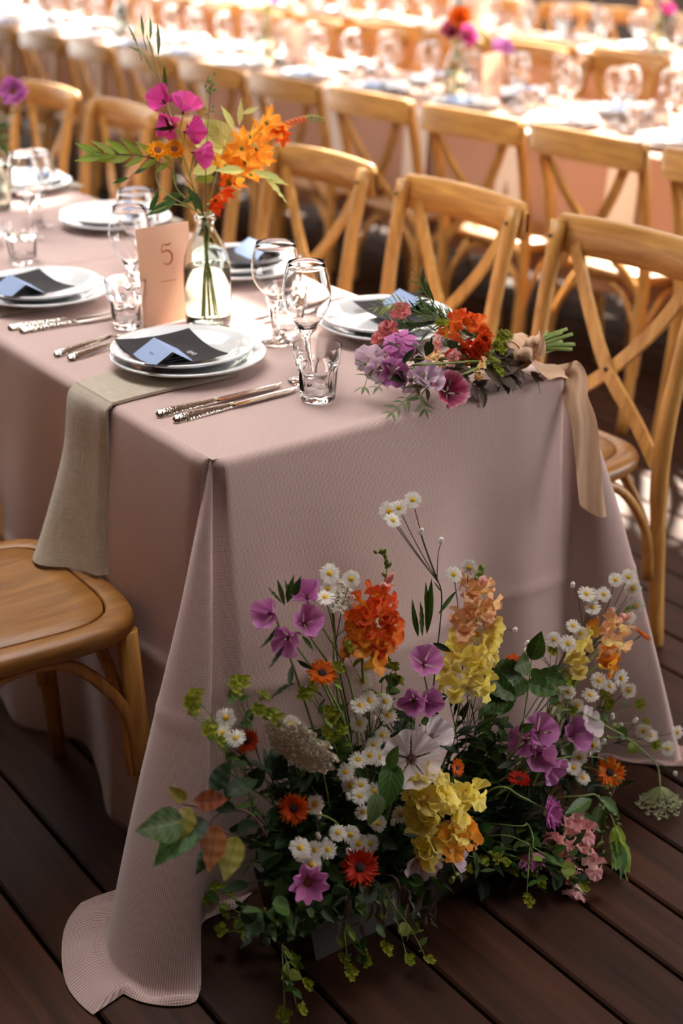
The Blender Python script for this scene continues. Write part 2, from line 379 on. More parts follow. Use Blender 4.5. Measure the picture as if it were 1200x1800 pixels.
# ------------------------------------------------------------------ cross-back chairs
def make_chair():
    t = thing('cross_back_chair', '', 'chair')
    def seat_out(a, k, z, off=0):
        c, s = math.cos(a), math.sin(a); e = .5
        x = math.copysign(abs(c)**e, c); y = math.copysign(abs(s)**e, s)
        w = lerp(.192, .222, (y+1)/2)+off; return (x*w*k, y*(.205+off)*k+.005, z)
    n = 44
    def ring(b, prof):
        st = len(b.v)
        for off, z in prof:
            for i in range(n): b.v.append(seat_out(2*PI*i/n, 1, z, off))
        for j in range(len(prof)-1):
            for i in range(n):
                a, c = st+j*n+i, st+j*n+(i+1) % n; b.face((a, c, c+n, a+n))
        return b
    rim = ring(MB(), [(-.05, .436), (-.004, .436), (0, .441), (.001, .455), (-.003, .464), (-.012, .468), (-.036, .468), (-.0385, .466), (-.039, .458)])
    obj('seat_rim', rim.mesh('seat_rim', M_SEAT), t)
    pn = ring(MB(), [(-.0415, .45), (-.0415, .4655), (-.0435, .468), (-.08, .4665), (-.14, .464)]); pn.face(range(4*n, 5*n))
    obj('seat_panel', pn.mesh('seat_panel', M_SEAT), t)
    for s in (-1, 1):
        obj('back_post', MB().tube(cr([(s*.193, -.245, 0), (s*.193, -.222, .22), (s*.193, -.205, .45), (s*.199, -.228, .66), (s*.206, -.272, .866)], 5), [.0165]*8+[.019]*6+[.0175]*7, 12).mesh('back_post', M_CHAIR), t)
        obj('front_leg', MB().tube([(s*.178, .17, .44), (s*.184, .178, .25), (s*.192, .19, 0)], [.019, .018, .014], 10).mesh('front_leg', M_CHAIR), t)
        obj('side_brace', MB().tube(cr([(s*.187, .172, .17), (s*.186, .155, .30), (s*.18, .06, .415), (s*.18, -.08, .415), (s*.186, -.18, .30), (s*.19, -.21, .17)], 5), .0105, 8).mesh('side_brace', M_CHAIR), t)
    obj('front_brace', MB().tube(cr([(-.178, .165, .17), (-.165, .16, .30), (-.07, .15, .42), (.07, .15, .42), (.165, .16, .30), (.178, .165, .17)], 5), .0105, 8).mesh('front_brace', M_CHAIR), t)
    obj('rear_brace', MB().tube(cr([(-.185, -.205, .17), (-.17, -.195, .30), (-.07, -.185, .42), (.07, -.185, .42), (.17, -.195, .30), (.185, -.205, .17)], 5), .0105, 8).mesh('rear_brace', M_CHAIR), t)
    tr = MB(); prof = [(-.011, 0), (-.0105, .94), (-.006, 1), (.006, 1), (.0105, .94), (.011, 0), (.007, -.03), (-.007, -.03)]
    def railp(u, v):
        x = lerp(-.232, .232, u); k = (x/.232); y = -.287-.02*(1-k*k); dy, h = prof[int(round(v*8)) % 8]
        e = min(1, (1-abs(k))*14); e = math.sqrt(max(0, 1-(1-e)**2))*.9+.1
        z0, z1 = .795+.004*(1-k*k), .876+.006*(1-k*k); zm = (z0+z1)/2
        z = lerp(z0, z1, h); return (x, y+dy*(.35+.65*e)-(.272-.205)*0, zm+(z-zm)*(.45+.55*e))
    tr.grid(railp, 28, 8, 0); obj('top_rail', tr.mesh('top_rail', M_RAIL), t)
    for s in (-1, 1):
        pts = cr([(s*.168, -.288, .815), (s*.10, -.268, .70), (0, -.240+s*.006, .585), (-s*.10, -.222, .50), (-s*.178, -.207, .43)], 6); b = MB()
        def strip(u, v, pts=pts, s=s):
            i = min(int(round(v*(len(pts)-1))), len(pts)-1); p = pts[i]; tg = (pts[min(i+1, len(pts)-1)]-pts[max(i-1, 0)]).normalized()
            nrm = V((0, 1, .25)).normalized(); side = tg.cross(nrm).normalized(); k = int(round(u*4)) % 4
            return p+side*(.0145 if k in (0, 1) else -.0145)+nrm*(.0055 if k in (1, 2) else -.0055)
        b.grid(strip, 4, len(pts)-1); obj('cross_strip', b.mesh('cross_strip', M_CHAIR, False), t)
    obj('screw', MB().tube([(0, -.226, .588), (0, -.236, .588)], .005, 8).mesh('screw', M_SCREW), t)
    for s in (-1, 1): obj('screw', MB().tube([(s*.206, -.244, .835), (s*.206, -.252, .835)], .0045, 8).mesh('screw', M_SCREW), t)
    return t
chair0 = make_chair(); used = []
def chair(x, y, rz, label, group):
    if not used:
        used.append(1); chair0.location = (x, y, 0); chair0.rotation_euler = (0, 0, rz); tag(chair0, label, 'chair', group); return chair0
    return dup(chair0, (x, y, 0), rz, label, group)
G = 'cross-back chairs on the far side of the front table'
for k, y in enumerate((.325, .89, 1.46, 2.04, 2.60, 3.16)):
    lab = ['honey wood cross-back chair nearest the bouquet, at picture right', 'honey wood cross-back chair second from right, behind the bouquet head', 'honey wood cross-back chair right of the orange flower spray', 'cross-back chair mostly hidden behind the bottle vase of flowers', 'cross-back chair left of the bottle vase, behind the green sprig', 'cross-back chair at far left beside the pink pompom flower'][k]
    chair(.935, y, PI/2+[.02, -.01, .03, 0, -.02, .02][k], lab, G)
chair(-.262, .315, -PI/2, 'dark wooden chair pushed under the near corner, napkin hanging over its seat', 'chairs on the near side of the front table')
chair(-.235, .93, -PI/2+.03, 'wooden chair with only its seat edge showing at picture left', 'chairs on the near side of the front table')
ORD = ['first', 'second', 'third', 'fourth', 'fifth', 'sixth', 'seventh', 'eighth', 'ninth', 'tenth', 'eleventh', 'twelfth', 'thirteenth', 'fourteenth', 'fifteenth', 'sixteenth', 'seventeenth']
for k in range(14):
    y = .78+.53*k
    chair(2.33, y, -PI/2+R.uniform(-.05, .05), f'cross-back chair with its back to us, {ORD[k]} from the right along the second table', 'chairs on the near side of the second table')
for k in range(14):
    chair(3.27, .95+.56*k, PI/2+R.uniform(-.05, .05), f'cross-back chair facing us behind the second table, {ORD[k]} from the right', 'chairs on the far side of the second table')
for k in range(15):
    chair(4.04, 1.1+.56*k, -PI/2+R.uniform(-.06, .06), f'blurred cross-back chair on the near side of the third table, {ORD[k]} from the right', 'chairs on the near side of the third table')
for k in range(15):
    chair(5.07, 1.5+.56*k, PI/2+R.uniform(-.06, .06), f'blurred cross-back chair on the far side of the third table, {ORD[k]} from the right', 'chairs on the far side of the third table')
for k in range(9):
    chair(5.85, 6.9+.6*k, -PI/2+R.uniform(-.06, .06), f'blurred cross-back chair along the near side of the fourth table, {ORD[k]} from the right', 'chairs at the fourth table')
# ------------------------------------------------------------------ tableware
def make_plate(r, h, well):
    p = [(0, .004), (well*.9, .004), (well, .005), (well+.012, h*.55), (r-.012, h-.0015), (r-.003, h), (r, h-.001), (r-.001, h-.0035), (well+.012, h*.55-.005), (well*.96, .0), (well*.75, 0), (well*.74, .002), (0, .002)]
    return MB().lathe(p, 64).mesh('plate', M_PLATE)
ME_PL = make_plate(.137, .021, .088); ME_PU = make_plate(.126, .024, .080)
def make_wine(h, bowl, rim):
    zs = h*.42; out = [(.0, 0), (.033, 0), (.034, .0012), (.03, .003), (.012, .006), (.0055, .012), (.0048, zs*.5), (.0052, zs-.012), (.0085, zs-.004), (.016, zs+.004)]
    n = 12; hb = h-zs-.004
    for i in range(1, n+1):
        t = i/n; r = bowl*math.sin(PI*(.12+.88*min(1, t/.52))/2)**.9 if t < .52 else lerp(bowl, rim, ((t-.52)/.48)**1.7); out.append((max(r, .016), zs+.004+hb*t))
    inn = [(r-.0009, z) for r, z in out[:9:-1]]; inn = [(rim-.0004, h+.0006)]+inn+[(.012, zs+.008), (0, zs+.007)]
    return MB().lathe(out+inn, 40).mesh('wine_glass', M_GLASS)
ME_W1 = make_wine(.205, .0415, .031); ME_W2 = make_wine(.186, .045, .036)
def make_tumbler():
    out = [(0, 0), (.026, 0), (.0285, .002), (.0295, .008), (.0335, .05), (.035, .058), (.0372, .062), (.0395, .09), (.0396, .0935)]
    inn = [(.038, .0935), (.0365, .075), (.0325, .058), (.028, .02), (.024, .013), (0, .012)]
    f = lambda a, z: 1-(.055*abs(math.sin(a*4.5))**2 if .006 < z < .06 else 0)
    return MB().lathe(out, 72, 0, f).lathe(inn, 72).mesh('tumbler', M_GLASS)
ME_TB = make_tumbler()
def dished(u, v, L, Wd):   # a card that sags in the plate's well
    x, y = (u-.5)*L, (v-.5)*Wd; r = math.hypot(x, y); return (x, y, .010+max(0, r-.055)*.22)
ME_MENU = MB().grid(lambda u, v: dished(u, v, .142, .172), 12, 12).grid(lambda u, v: V(dished(1-u, v, .142, .172))-V((0, 0, .0006)), 12, 12).mesh('menu_card', M_MENU)
def make_tent(a=.092, hh=.026, ww=.042):
    b = MB(); th = .0004
    for s in (-1, 1):
        b.grid(lambda u, v: (lerp(-a/2, a/2, u), s*lerp(ww, 0, v), lerp(0, hh, v)+.0002), 1, 1)
        b.grid(lambda u, v: (lerp(-a/2, a/2, u), s*lerp(ww-.0006, 0, v), lerp(0, hh-.0006, v)), 1, 1)
    return b.mesh('place_card', M_TENT, False)
ME_TENT = make_tent()
def text(name, s, size, mat, parent, M, shear=0, ex=.0002):
    c = bpy.data.curves.new(name, 'FONT'); c.body = s; c.size = size; c.align_x = 'CENTER'; c.align_y = 'CENTER'; c.shear = shear; c.extrude = ex
    c.materials.append(mat)
    tmp = bpy.data.objects.new(name, c); COL.objects.link(tmp); dg = bpy.context.evaluated_depsgraph_get()
    me = bpy.data.meshes.new_from_object(tmp.evaluated_get(dg)); bpy.data.objects.remove(tmp); bpy.data.curves.remove(c)
    return obj(name, me, parent, M)
def make_knife(L=.25):
    t = MB(); hl = L*.46
    t.tube([(0, 0, .004), (.006, 0, .0042), (hl*.25, 0, .0045), (hl*.6, 0, .0045), (hl*.92, 0, .0045), (hl, 0, .0045)], [.004, .0085, .0095, .0072, .0055, .0062], 12, flat=.45)
    hd = t.mesh('handle', M_BEAD)
    def bl(u, v):
        x = lerp(hl, L, u); w0, w1 = -.007, .0095
        if u > .8: k = (u-.8)/.2; w0 = lerp(-.007, .006, k**1.6); w1 = lerp(.0095, .007, k)
        if u < .06: w0, w1 = -.005, .005
        th = [.0012, .0022, .0016, -.0000][0]; return (x, lerp(w0, w1, v), .0045+.0011*(1 if v < .99 else .2)+.0006*math.sin(v*PI))
    def bl2(u, v): p = bl(u, 1-v); return (p[0], p[1], .0036)
    return hd, MB().grid(bl, 24, 6).grid(bl2, 24, 6).mesh('blade', M_STEEL)
ME_KH, ME_KB = make_knife()
def make_fork(L=.205):
    t = MB(); hl = L*.62
    pts = [(0, 0, .003), (.005, 0, .0035), (hl*.2, 0, .005), (hl*.6, 0, .008), (hl, 0, .012)]
    t.tube(pts, [.004, .009, .0095, .006, .0042], 10, flat=.4); hd = t.mesh('handle', M_BEAD)
    b = MB()
    def neck(u, v): x = lerp(hl-.004, L-.05, u); w = lerp(.004, .0125, min(1, u*1.5)**.7); return (x, (v-.5)*2*w, .012-.008*u+.002*(2*v-1)**2)
    b.grid(neck, 8, 6).grid(lambda u, v: V(neck(u, 1-v))-V((0, 0, .0014)), 8, 6)
    for k in range(4):
        y = (k-1.5)*.0068; b.tube(cr([(L-.052, y, .0045), (L-.03, y, .003), (L, y*.92, .009)], 4), [.0024, .0022, .0012], 6)
    return hd, b.mesh('tines', M_STEEL)
ME_FH, ME_FT = make_fork()
def solo(name, me, label, cat, loc, rz=0, group=None):
    o = obj(name, me); o.location = loc; o.rotation_euler = (0, 0, rz); return tag(o, label, cat, group)
ZT = TZ+.0012
def knife(loc, rz, label, group):
    t = thing('dinner_knife', label, 'knife', loc, rz, group); obj('handle', ME_KH, t); obj('blade', ME_KB, t)
def fork(loc, rz, label, group):
    t = thing('dinner_fork', label, 'fork', loc, rz, group); obj('handle', ME_FH, t); obj('tines', ME_FT, t)
def napkin_flat(x0, x1, y0, y1, z):
    b = MB()
    for k in range(3):
        b.box(((x0+x1)/2, (y0+y1)/2, z+.0012+k*.0022), ((x1-x0)-.003*k, (y1-y0)-.002*k, .0018))
    return b
def setting(x, y, s, who, z=ZT, group='place settings', menu=True, napkin=True, tent=True):
    """s=+1: diner on the near side looking to +x; s=-1 on the far side"""
    o = {}
    if napkin: solo('linen_napkin', NAPM, f'folded oatmeal linen napkin under {who}', 'napkin', (x, y, z), 0 if s > 0 else PI, 'folded napkins')
    zz = z+(.0075 if napkin else .0006)
    solo('dinner_plate', ME_PL, f'large white plate under the smaller one in {who}', 'plate', (x, y, zz), 0, 'large dinner plates')
    solo('starter_plate', ME_PU, f'smaller white plate stacked on top in {who}', 'plate', (x-.007, y+.007, zz+.0095), 0, 'upper plates')
    za = zz+.0095
    if menu:
        m = solo('menu_card', ME_MENU, f'square charcoal menu card lying in {who}', 'menu', (x-.04*s, y, za+.0062), R.uniform(-.1, .1), 'charcoal menu cards')
        o['menu'] = m
    if tent:
        p = solo('place_card', ME_TENT, f'folded powder blue place card on {who}', 'place card', (x-.065*s, y-.025*s, za+(.0168 if menu else .006)), PI/2+R.uniform(-.2, .2), 'folded place cards')
        o['tent'] = p
    return o
NAPM = napkin_flat(-.16, .085, -.06, .06, 0).mesh('linen_napkin', M_NAP, False)
gw = 'wine glasses on the front table'; gt = 'water tumblers on the front table'
# near setting, its napkin hangs over the edge
o = setting(.194, .403, 1, 'the near setting with the hanging napkin', napkin=False, z=ZT+.0066)
o['menu'].location = (.156, .397, ZT+.0066+.0166); o['menu'].rotation_euler = (0, 0, -.12)
o['tent'].location = (.128, .372, ZT+.0066+.0268); o['tent'].rotation_euler = (0, 0, PI/2-.16)
M0 = o['menu']
text('printed_words', 'ND', .052, M_INK, M0, T(-.010, -.040, .0112) @ RZ(-PI/2+.1), 0, .0001)
def scribble(w, h, n, wd):
    L = cr([((k/n-.5)*w, h*(.5 if k % 2 else -.5)*(.5+.5*abs(math.sin(k*2.3))), 0) for k in range(n+1)], 4); N = len(L)-1
    def f(u, v): i = int(round(v*N)); t = (L[min(i+1, N)]-L[max(i-1, 0)]).normalized(); return L[i]+V((-t.y, t.x, 0))*(u-.5)*wd
    return MB().grid(f, 1, N)
obj('printed_words', scribble(.022, .009, 7, .0016).mesh('printed_words', M_INK, False), M0, T(-.03, .034, .0114) @ RZ(-PI/2+.1))
obj('printed_words', scribble(.024, .012, 6, .0018).mesh('printed_words', M_INK, False), M0, T(.03, -.02, .0114) @ RZ(-PI/2+.1))
obj('printed_name', scribble(.016, .005, 8, .0007).mesh('printed_name', M_GREYINK, False), o['tent'], T(0, .0212, .0136) @ MX.Rotation(-math.atan2(.026, .042), 4, 'X') @ RZ(PI))
def hang_napkin():
    L = 34; b = MB()
    top0, top1 = V((.235, .302, 0)), V((-.02, .29, 0))
    path = []   # (left point, right point) down the napkin, right edge towards the camera
    z = ZT+.0008
    ctl = [((.24, .47, z), (.235, .305, z)), ((.10, .45, z), (.10, .305, z)), ((.0, .43, z), (.0, .297, z)), ((-.014, .425, z-.002), (-.014, .293, z-.002)), ((-.026, .423, z-.016), (-.026, .29, z-.016)),
           ((-.042, .415, .66), (-.036, .284, .66)), ((-.07, .412, .58), (-.05, .278, .575)), ((-.098, .41, .51), (-.062, .268, .505)), ((-.115, .408, .474), (-.068, .26, .474))]
    A = cr([c[0] for c in ctl], 4); B = cr([c[1] for c in ctl], 4); n = len(A)-1
    def fn(u, v, d=0):
        i = int(round(v*n)); a, c = A[i], B[i]; p = a.lerp(c, u); w = max(0, (i/n-.42)/.58)
        p = p+V((-1, -.2, 0))*(w*(.014*math.sin(u*PI*1.5+.6)+.006*math.sin(u*9)))
        if u > .9: p = p+V((.02, .01, 0))*w*((u-.9)/.1)
        return p+V((0, 0, d)) if v < .42 else p+V((-d, 0, 0))
    uvf = lambda u, v: (u*.15, v*.6)
    b.grid(lambda u, v: fn(u, v, .0052), 18, n, 0, uvf); b.grid(lambda u, v: fn(u, v, .0028), 18, n, 0, uvf); b.grid(lambda u, v: fn(u, v, 0), 18, n, 0, uvf)
    # rolled long edges and hem
    for uu in (0, 1):
        b.grid(lambda u, v: fn(uu, v, .0052*u), 2, n, 0, lambda u, v: (u*.003, v*.6))
    b.grid(lambda u, v: fn(u, 1, .0052*v), 18, 2, 0, lambda u, v: (u*.15, v*.003))
    tag(obj('linen_napkin', b.mesh('linen_napkin', M_NAP)), 'oatmeal linen napkin hanging from under the near plates over the table edge', 'napkin', 'folded napkins')
hang_napkin()
setting(.171, .946, 1, 'the left setting beside the hammered knives')
for (y, w) in ((.357, 'the far setting behind the bouquet'), (.895, 'the far setting behind the bottle vase'), (1.47, 'the blurred setting by the left glasses'), (2.03, 'the farthest setting at picture left')):
    setting(.605, y, -1, w, menu=y < 1.2)
for y in (1.5,): setting(.171, y, 1, 'the near setting cut by the frame')
knife((.020, .205, ZT), .045, 'hammered-handle knife nearer the plate, front of table', 'knives'); knife((.030, .168, ZT), .06, 'hammered-handle knife nearest the front edge of the table', 'knives')
knife((.024, .792, ZT), -.06, 'knife beside the left setting, nearer its plates', 'knives'); knife((.034, .762, ZT), -.05, 'knife beside the left setting, farther from its plates', 'knives')
fork((.024, .588, ZT), .2, 'hammered fork farther from the near plates', 'forks'); fork((.034, .553, ZT), .22, 'hammered fork closer to the near plates', 'forks')
for k, (x, y) in enumerate(((.69, .56), (.69, .60), (.69, 1.10))): knife((x, y, ZT), PI+.03*k, ['knife in front of the far setting behind the vase', 'second knife in front of the far setting behind the vase', 'blurred knife between the far settings'][k], 'knives')
solo('wine_glass', ME_W1, 'tall narrow wine glass right behind the front tumbler', 'wine glass', (.320, .219, ZT), 0, gw)
solo('wine_glass', ME_W2, 'rounder wine glass between the bottle vase and the tall glass', 'wine glass', (.398, .432, ZT), 0, gw)
solo('wine_glass', ME_W1, 'wine glass left of the table number card', 'wine glass', (.288, .783, ZT), 0, gw)
solo('wine_glass', ME_W2, 'blurred wine glass under the green sprig left of the vase', 'wine glass', (.425, 1.013, ZT), 0, gw)
solo('wine_glass', ME_W1, 'blurred wine glass nearer us of the pair at far left', 'wine glass', (.380, 1.475, ZT), 0, gw)
solo('wine_glass', ME_W2, 'blurred rounder wine glass behind its pair at far left', 'wine glass', (.452, 1.575, ZT), 0, gw)
solo('tumbler', ME_TB, 'faceted clear tumbler standing alone at the front', 'tumbler', (.278, .128, ZT), .1, gt)
solo('tumbler', ME_TB, 'faceted tumbler touching the left edge of the number card', 'tumbler', (.222, .685, ZT), .3, gt)
solo('tumbler', ME_TB, 'blurred faceted tumbler at the left frame edge', 'tumbler', (.266, 1.262, ZT), 0, gt)
solo('tumbler', ME_TB, 'faceted tumbler hidden behind the stems of two wine glasses', 'tumbler', (.442, .466, ZT), 0, gt)
# table number card
cd = thing('table_number_card', 'blush table number card with a coral 5 standing beside the vase', 'number card', (.300, .66, ZT), .04)
obj('card', MB().box((0, 0, .094), (.115, .0012, .188)).mesh('card', M_CARD, False), cd, MX.Rotation(-.06, 4, 'X'))
def stroke(pts, w):
    L = cr([(x, 0, z) for x, z in pts], 8); b = MB(); N = len(L)-1
    def f(u, v): i = int(round(v*N)); t = (L[min(i+1, N)]-L[max(i-1, 0)]).normalized(); return L[i]+V((t.z, 0, -t.x))*(u-.5)*w*(.45+.9*abs(math.sin(v*PI*1.0)))
    return b.grid(f, 1, N)
n5 = stroke([(-.011, .022), (-.002, .0205), (.006, .0205), (.010, .0235)], .0022)
n5b = stroke([(-.010, .021), (-.0115, .008), (-.004, .0095), (.004, .008), (.0095, .001), (.0095, -.008), (.004, -.0155), (-.004, -.0165), (-.0105, -.0125)], .0026); k5 = len(n5.v)
n5.v += n5b.v; n5.f += [tuple(i+k5 for i in f) for f in n5b.f]; n5.u += n5b.u; n5.m += n5b.m
obj('printed_number', n5.mesh('printed_number', M_REDINK, False), cd, MX.Rotation(-.06, 4, 'X') @ T(.006, -.0011, .130))
obj('printed_line', MB().box((0, 0, 0), (.034, .0004, .0012)).mesh('printed_line', M_REDINK, False), cd, MX.Rotation(-.06, 4, 'X') @ T(.004, -.0009, .082))
# small foot of the card holder and the bottle vase
def make_vase(h=.215):
    o = [(0, 0), (.036, 0), (.042, .003), (.0445, .012), (.045, .06), (.0445, .115), (.042, .135), (.034, .158), (.022, .178), (.0165, .19), (.0165, .2), (.0195, .203), (.0198, .211), (.017, .2135)]
    k = [(r-.0022, z) for r, z in o[::-1]]; k = [p for p in k if p[1] > .009]+[(.036, .008), (0, .008)]
    return MB().lathe(o+k, 48)
ME_VASE = make_vase().mesh('bottle_vase', M_VASE)
ME_WAT = MB().lathe([(0, .0085), (.0345, .0085), (.0422, .0135), (.0432, .06), (.0428, .1165), (0, .1165)], 40).mesh('water', M_WATER)
VX, VY = .352, .600
vs = thing('bottle_vase', 'clear glass bottle vase half filled with water beside the number card', 'vase', (VX, VY, ZT)); obj('bottle', ME_VASE, vs); obj('water', ME_WAT, vs)
# ------------------------------------------------------------------ flower kit: shared meshes for blooms, buds and leaves
K = random.Random(3)
G_STEM = plain('fresh stem', C(116, 138, 62), .55); G_STEMD = plain('dark stem', C(58, 66, 36), .6); G_BROWN = plain('brown twig', C(92, 56, 44), .7)
G_YEL = plain('yellow disc', C(214, 168, 30), .8); G_DARK = plain('dark centre', C(42, 24, 26), .8); G_RUST = plain('rust centre', C(120, 64, 34), .8)
L_MID = leafm('mid green leaf', C(56, 86, 30), C(86, 114, 52)); L_DARK = leafm('dark green leaf', C(28, 48, 21), C(48, 70, 34)); L_LIME = leafm('lime leaf', C(128, 150, 50), C(160, 176, 84))
L_YEL = leafm('yellowing leaf', C(142, 132, 44), C(104, 108, 40), veins=9); L_RUST = leafm('rusty leaf', C(150, 88, 42), C(112, 64, 34), veins=9); L_PURP = leafm('purple leaf', C(88, 74, 66), C(112, 94, 84))
L_BUP = leafm('yellow green bract', C(148, 158, 40), C(176, 180, 70), veins=3); L_PALE = leafm('pale variegated leaf', C(216, 216, 140), C(178, 196, 100)); L_SAGE = leafm('sage green leaf', C(110, 124, 84), C(134, 144, 106))
P_WHITE = petal('white ray', [(0, C(226, 222, 206)), (1, C(250, 248, 244))], transl=.3, var=.03)
P_MAUVE = petal('mauve petal', [(0, C(120, 24, 84)), (.18, C(178, 88, 156)), (.6, C(196, 118, 180)), (1, C(212, 146, 202))], vein=9, veincol=C(160, 84, 150))
P_HOTPINK = petal('hot pink petal', [(0, C(130, 20, 90)), (.25, C(214, 60, 150)), (1, C(226, 96, 170))], vein=8, veincol=C(190, 50, 130))
P_PINK = petal('candy pink petal', [(0, C(200, 110, 170)), (1, C(222, 140, 206))], vein=6, veincol=C(196, 106, 178))
P_BLUSH = petal('blush petal', [(0, C(232, 200, 170)), (.5, C(232, 164, 160)), (1, C(226, 150, 152))])
P_WMALLOW = petal('white mallow petal', [(0, C(60, 10, 30)), (.10, C(90, 30, 52)), (.22, C(226, 214, 218)), (1, C(240, 234, 238))], vein=7, veincol=C(206, 184, 198))
P_LILAC = petal('pale lilac petal', [(0, C(226, 200, 216)), (1, C(236, 214, 234))], vein=6, veincol=C(214, 186, 212))
P_BURG = petal('burgundy petal', [(0, C(50, 8, 24)), (.45, C(136, 28, 66)), (.8, C(190, 84, 116)), (1, C(226, 170, 186))], vein=6, veincol=C(110, 20, 50))
P_ORANGE = petal('orange petal', [(0, C(150, 44, 10)), (.35, C(222, 92, 18)), (1, C(238, 124, 32))], vein=3, veincol=C(190, 60, 16))
P_REDOR = petal('red orange petal', [(0, C(120, 20, 10)), (.4, C(206, 58, 22)), (1, C(222, 80, 36))], vein=3, veincol=C(160, 30, 16))
P_SNAPO = petal('orange snapdragon', [(0, C(244, 180, 70)), (.4, C(238, 128, 56)), (1, C(234, 108, 58))]); P_SNAPA = petal('amber snapdragon', [(0, C(246, 214, 100)), (.5, C(242, 172, 66)), (1, C(238, 150, 60))])
P_SNAPP = petal('peach snapdragon', [(0, C(250, 234, 170)), (.5, C(248, 206, 156)), (1, C(246, 196, 152))]); P_SNAPY = petal('yellow snapdragon', [(0, C(252, 238, 170)), (.4, C(249, 230, 118)), (1, C(250, 236, 142))])
P_SNAPK = petal('pink snapdragon', [(0, C(244, 216, 204)), (.5, C(238, 180, 178)), (1, C(234, 170, 172))]); P_CROC = petal('crocosmia petal', [(0, C(253, 212, 90)), (.5, C(252, 180, 62)), (1, C(252, 176, 66))], transl=.5); P_CROCR = petal('red crocosmia petal', [(0, C(236, 120, 26)), (1, C(222, 66, 26))], transl=.4)
P_LACE = plain('lace floret', C(236, 230, 214), .7); P_LACEG = plain('green lace floret', C(190, 196, 156), .7); P_YELLOW = petal('golden petal', [(0, C(236, 140, 20)), (1, C(246, 178, 36))])
def grain(b, fn, nu, nv, M=None, m=0):
    s = len(b.v); b.grid(fn, nu, nv, m)
    if M is not None: b.xf(M, s)
    return b
def petal_fn(L, Wd, tip=.5, cup=.2, ruf=0, k=3, notch=0, q=0.0, base=.12):
    def f(u, v):
        x = u*2-1; w = base+(1-base)*math.sin(min(1, v/tip)*PI/2)**1.2 if v < tip else (1-((v-tip)/(1-tip))**3*.55)
        ln = L*(v-(.10+notch)*0-(x*x*.22*v)-(notch*math.exp(-(x/.25)**2)*v**4))
        z = L*cup*v*v+ruf*L*v*v*math.sin(k*PI*x+q)+.15*Wd*(x*x)*v*(1 if cup > 0 else .5)
        return (x*Wd/2*w, ln, z)
    return f
def fan_fn(L, spread, cup=.2, ruf=.06, k=2, notch=.0, q=0.0, base=.1):
    # broad petal that opens like a fan with a rounded, waved outer edge
    def f(u, v):
        x = u*2-1; th = x*spread/2; w = base+(1-base)*v; rr = L*v*(1-.10*abs(x)**3-notch*math.exp(-(x/.22)**2)*v**3)
        z = L*(cup*v*v+ruf*v*v*math.sin(k*PI*x+q)+.03*v**4*math.sin(11*x+q*3))
        return (rr*math.sin(th)*(.75+.25*w), rr*math.cos(th*.8), z)
    return f
MC = {}
def cached(key, fn):
    if key not in MC: MC[key] = fn()
    return MC[key]
def one_petal(mat, L, Wd, tip, cup, ruf, k, notch, q): return cached(('p', mat.name, L, Wd, tip, cup, ruf, k, notch, q), lambda: grain(MB(), petal_fn(L, Wd, tip, cup, ruf, k, notch, q) if Wd < .7*L else fan_fn(L, 1.45*Wd/L, cup, ruf, 2, notch, q), 10, 8).mesh('petal', mat))
def me_daisy():
    b = MB(); q = random.Random(1)
    for lay in range(2):
        for i in range(26):
            a = 2*PI*(i+.5*lay)/26+q.uniform(-.06, .06); L = .0085*q.uniform(.85, 1.1)
            M = RZ(a) @ T(0, .0028, .0008*lay) @ MX.Rotation(q.uniform(-.15, .3), 4, 'X')
            grain(b, lambda u, v: ((u-.5)*.0015*(1 if v < .8 else .6), v*L, -.0012*v*v), 1, 2, M)
    return b.mesh('petals', P_WHITE)
def dome(r, h, mat, seg=14, bump=0):
    return MB().lathe([(r*math.cos(t*PI/2/5), h*math.sin(t*PI/2/5)+(bump*(t % 2))) for t in range(6)][:-1]+[(r*.03, h)], seg).mesh('disc', mat)
ME_DP = me_daisy(); ME_DD = dome(.0037, .0022, G_YEL)
ME_DBUD = MB().lathe([(.0005, -.004), (.003, -.003), (.0042, 0), (.0036, .003), (.004, .006), (.003, .0085), (0, .0085)], 12).mesh('bud', [P_WHITE])
def me_rays(mat, n, L, wd, lay=2, cup=.15, seed=1, droop=0, cls='petals'):
    b = MB(); q = random.Random(seed)
    for l in range(lay):
        for i in range(n):
            a = 2*PI*(i+.5*l)/n+q.uniform(-.08, .08); ll = L*q.uniform(.85, 1.08)*(1-.12*l)
            M = RZ(a) @ T(0, L*.14, l*L*.05) @ MX.Rotation(droop+q.uniform(-.12, .2)+.15*l, 4, 'X')
            grain(b, petal_fn(ll*.9, wd, .55, cup, .03, 2, .06), 3, 4, M)
    return b.mesh(cls, mat)
ME_CAL = me_rays(P_ORANGE, 20, .021, .0062, 2, .05, 2); ME_CALR = me_rays(P_REDOR, 24, .021, .005, 2, .05, 3); ME_CALD = dome(.0062, .003, G_DARK, 18, .0006)
ME_CALY = me_rays(P_YELLOW, 18, .018, .006, 3, .1, 5)
ME_SCAB = me_rays(P_PINK, 18, .028, .010, 3, .15, 4, .25); ME_SCABH = me_rays(P_PINK, 16, .028, .010, 2, -.1, 6, -.75); ME_RUSTD = dome(.008, .004, G_RUST, 18, .001)
ME_DAHL = me_rays(P_PINK, 12, .034, .012, 3, -.1, 8, -.55)
ME_GREEND = MB().lathe([(0, -.006), (.004, -.004), (.005, 0), (.003, .002), (0, .0025)], 10).mesh('calyx', G_STEM)
def me_col(): # stamen column of a mallow or godetia
    b = MB().tube([(0, 0, -.004), (0, 0, .004), (0, 0, .010)], [.0025, .002, .0022], 8); q = random.Random(4)
    for i in range(10):
        a = q.uniform(0, 6.28); r = q.uniform(.002, .005); b.tube([(0, 0, .006), (r*math.cos(a), r*math.sin(a), q.uniform(.009, .014))], [.0004, .0007], 4)
    return b.mesh('bloom', plain('maroon stamen', C(120, 40, 80), .7))
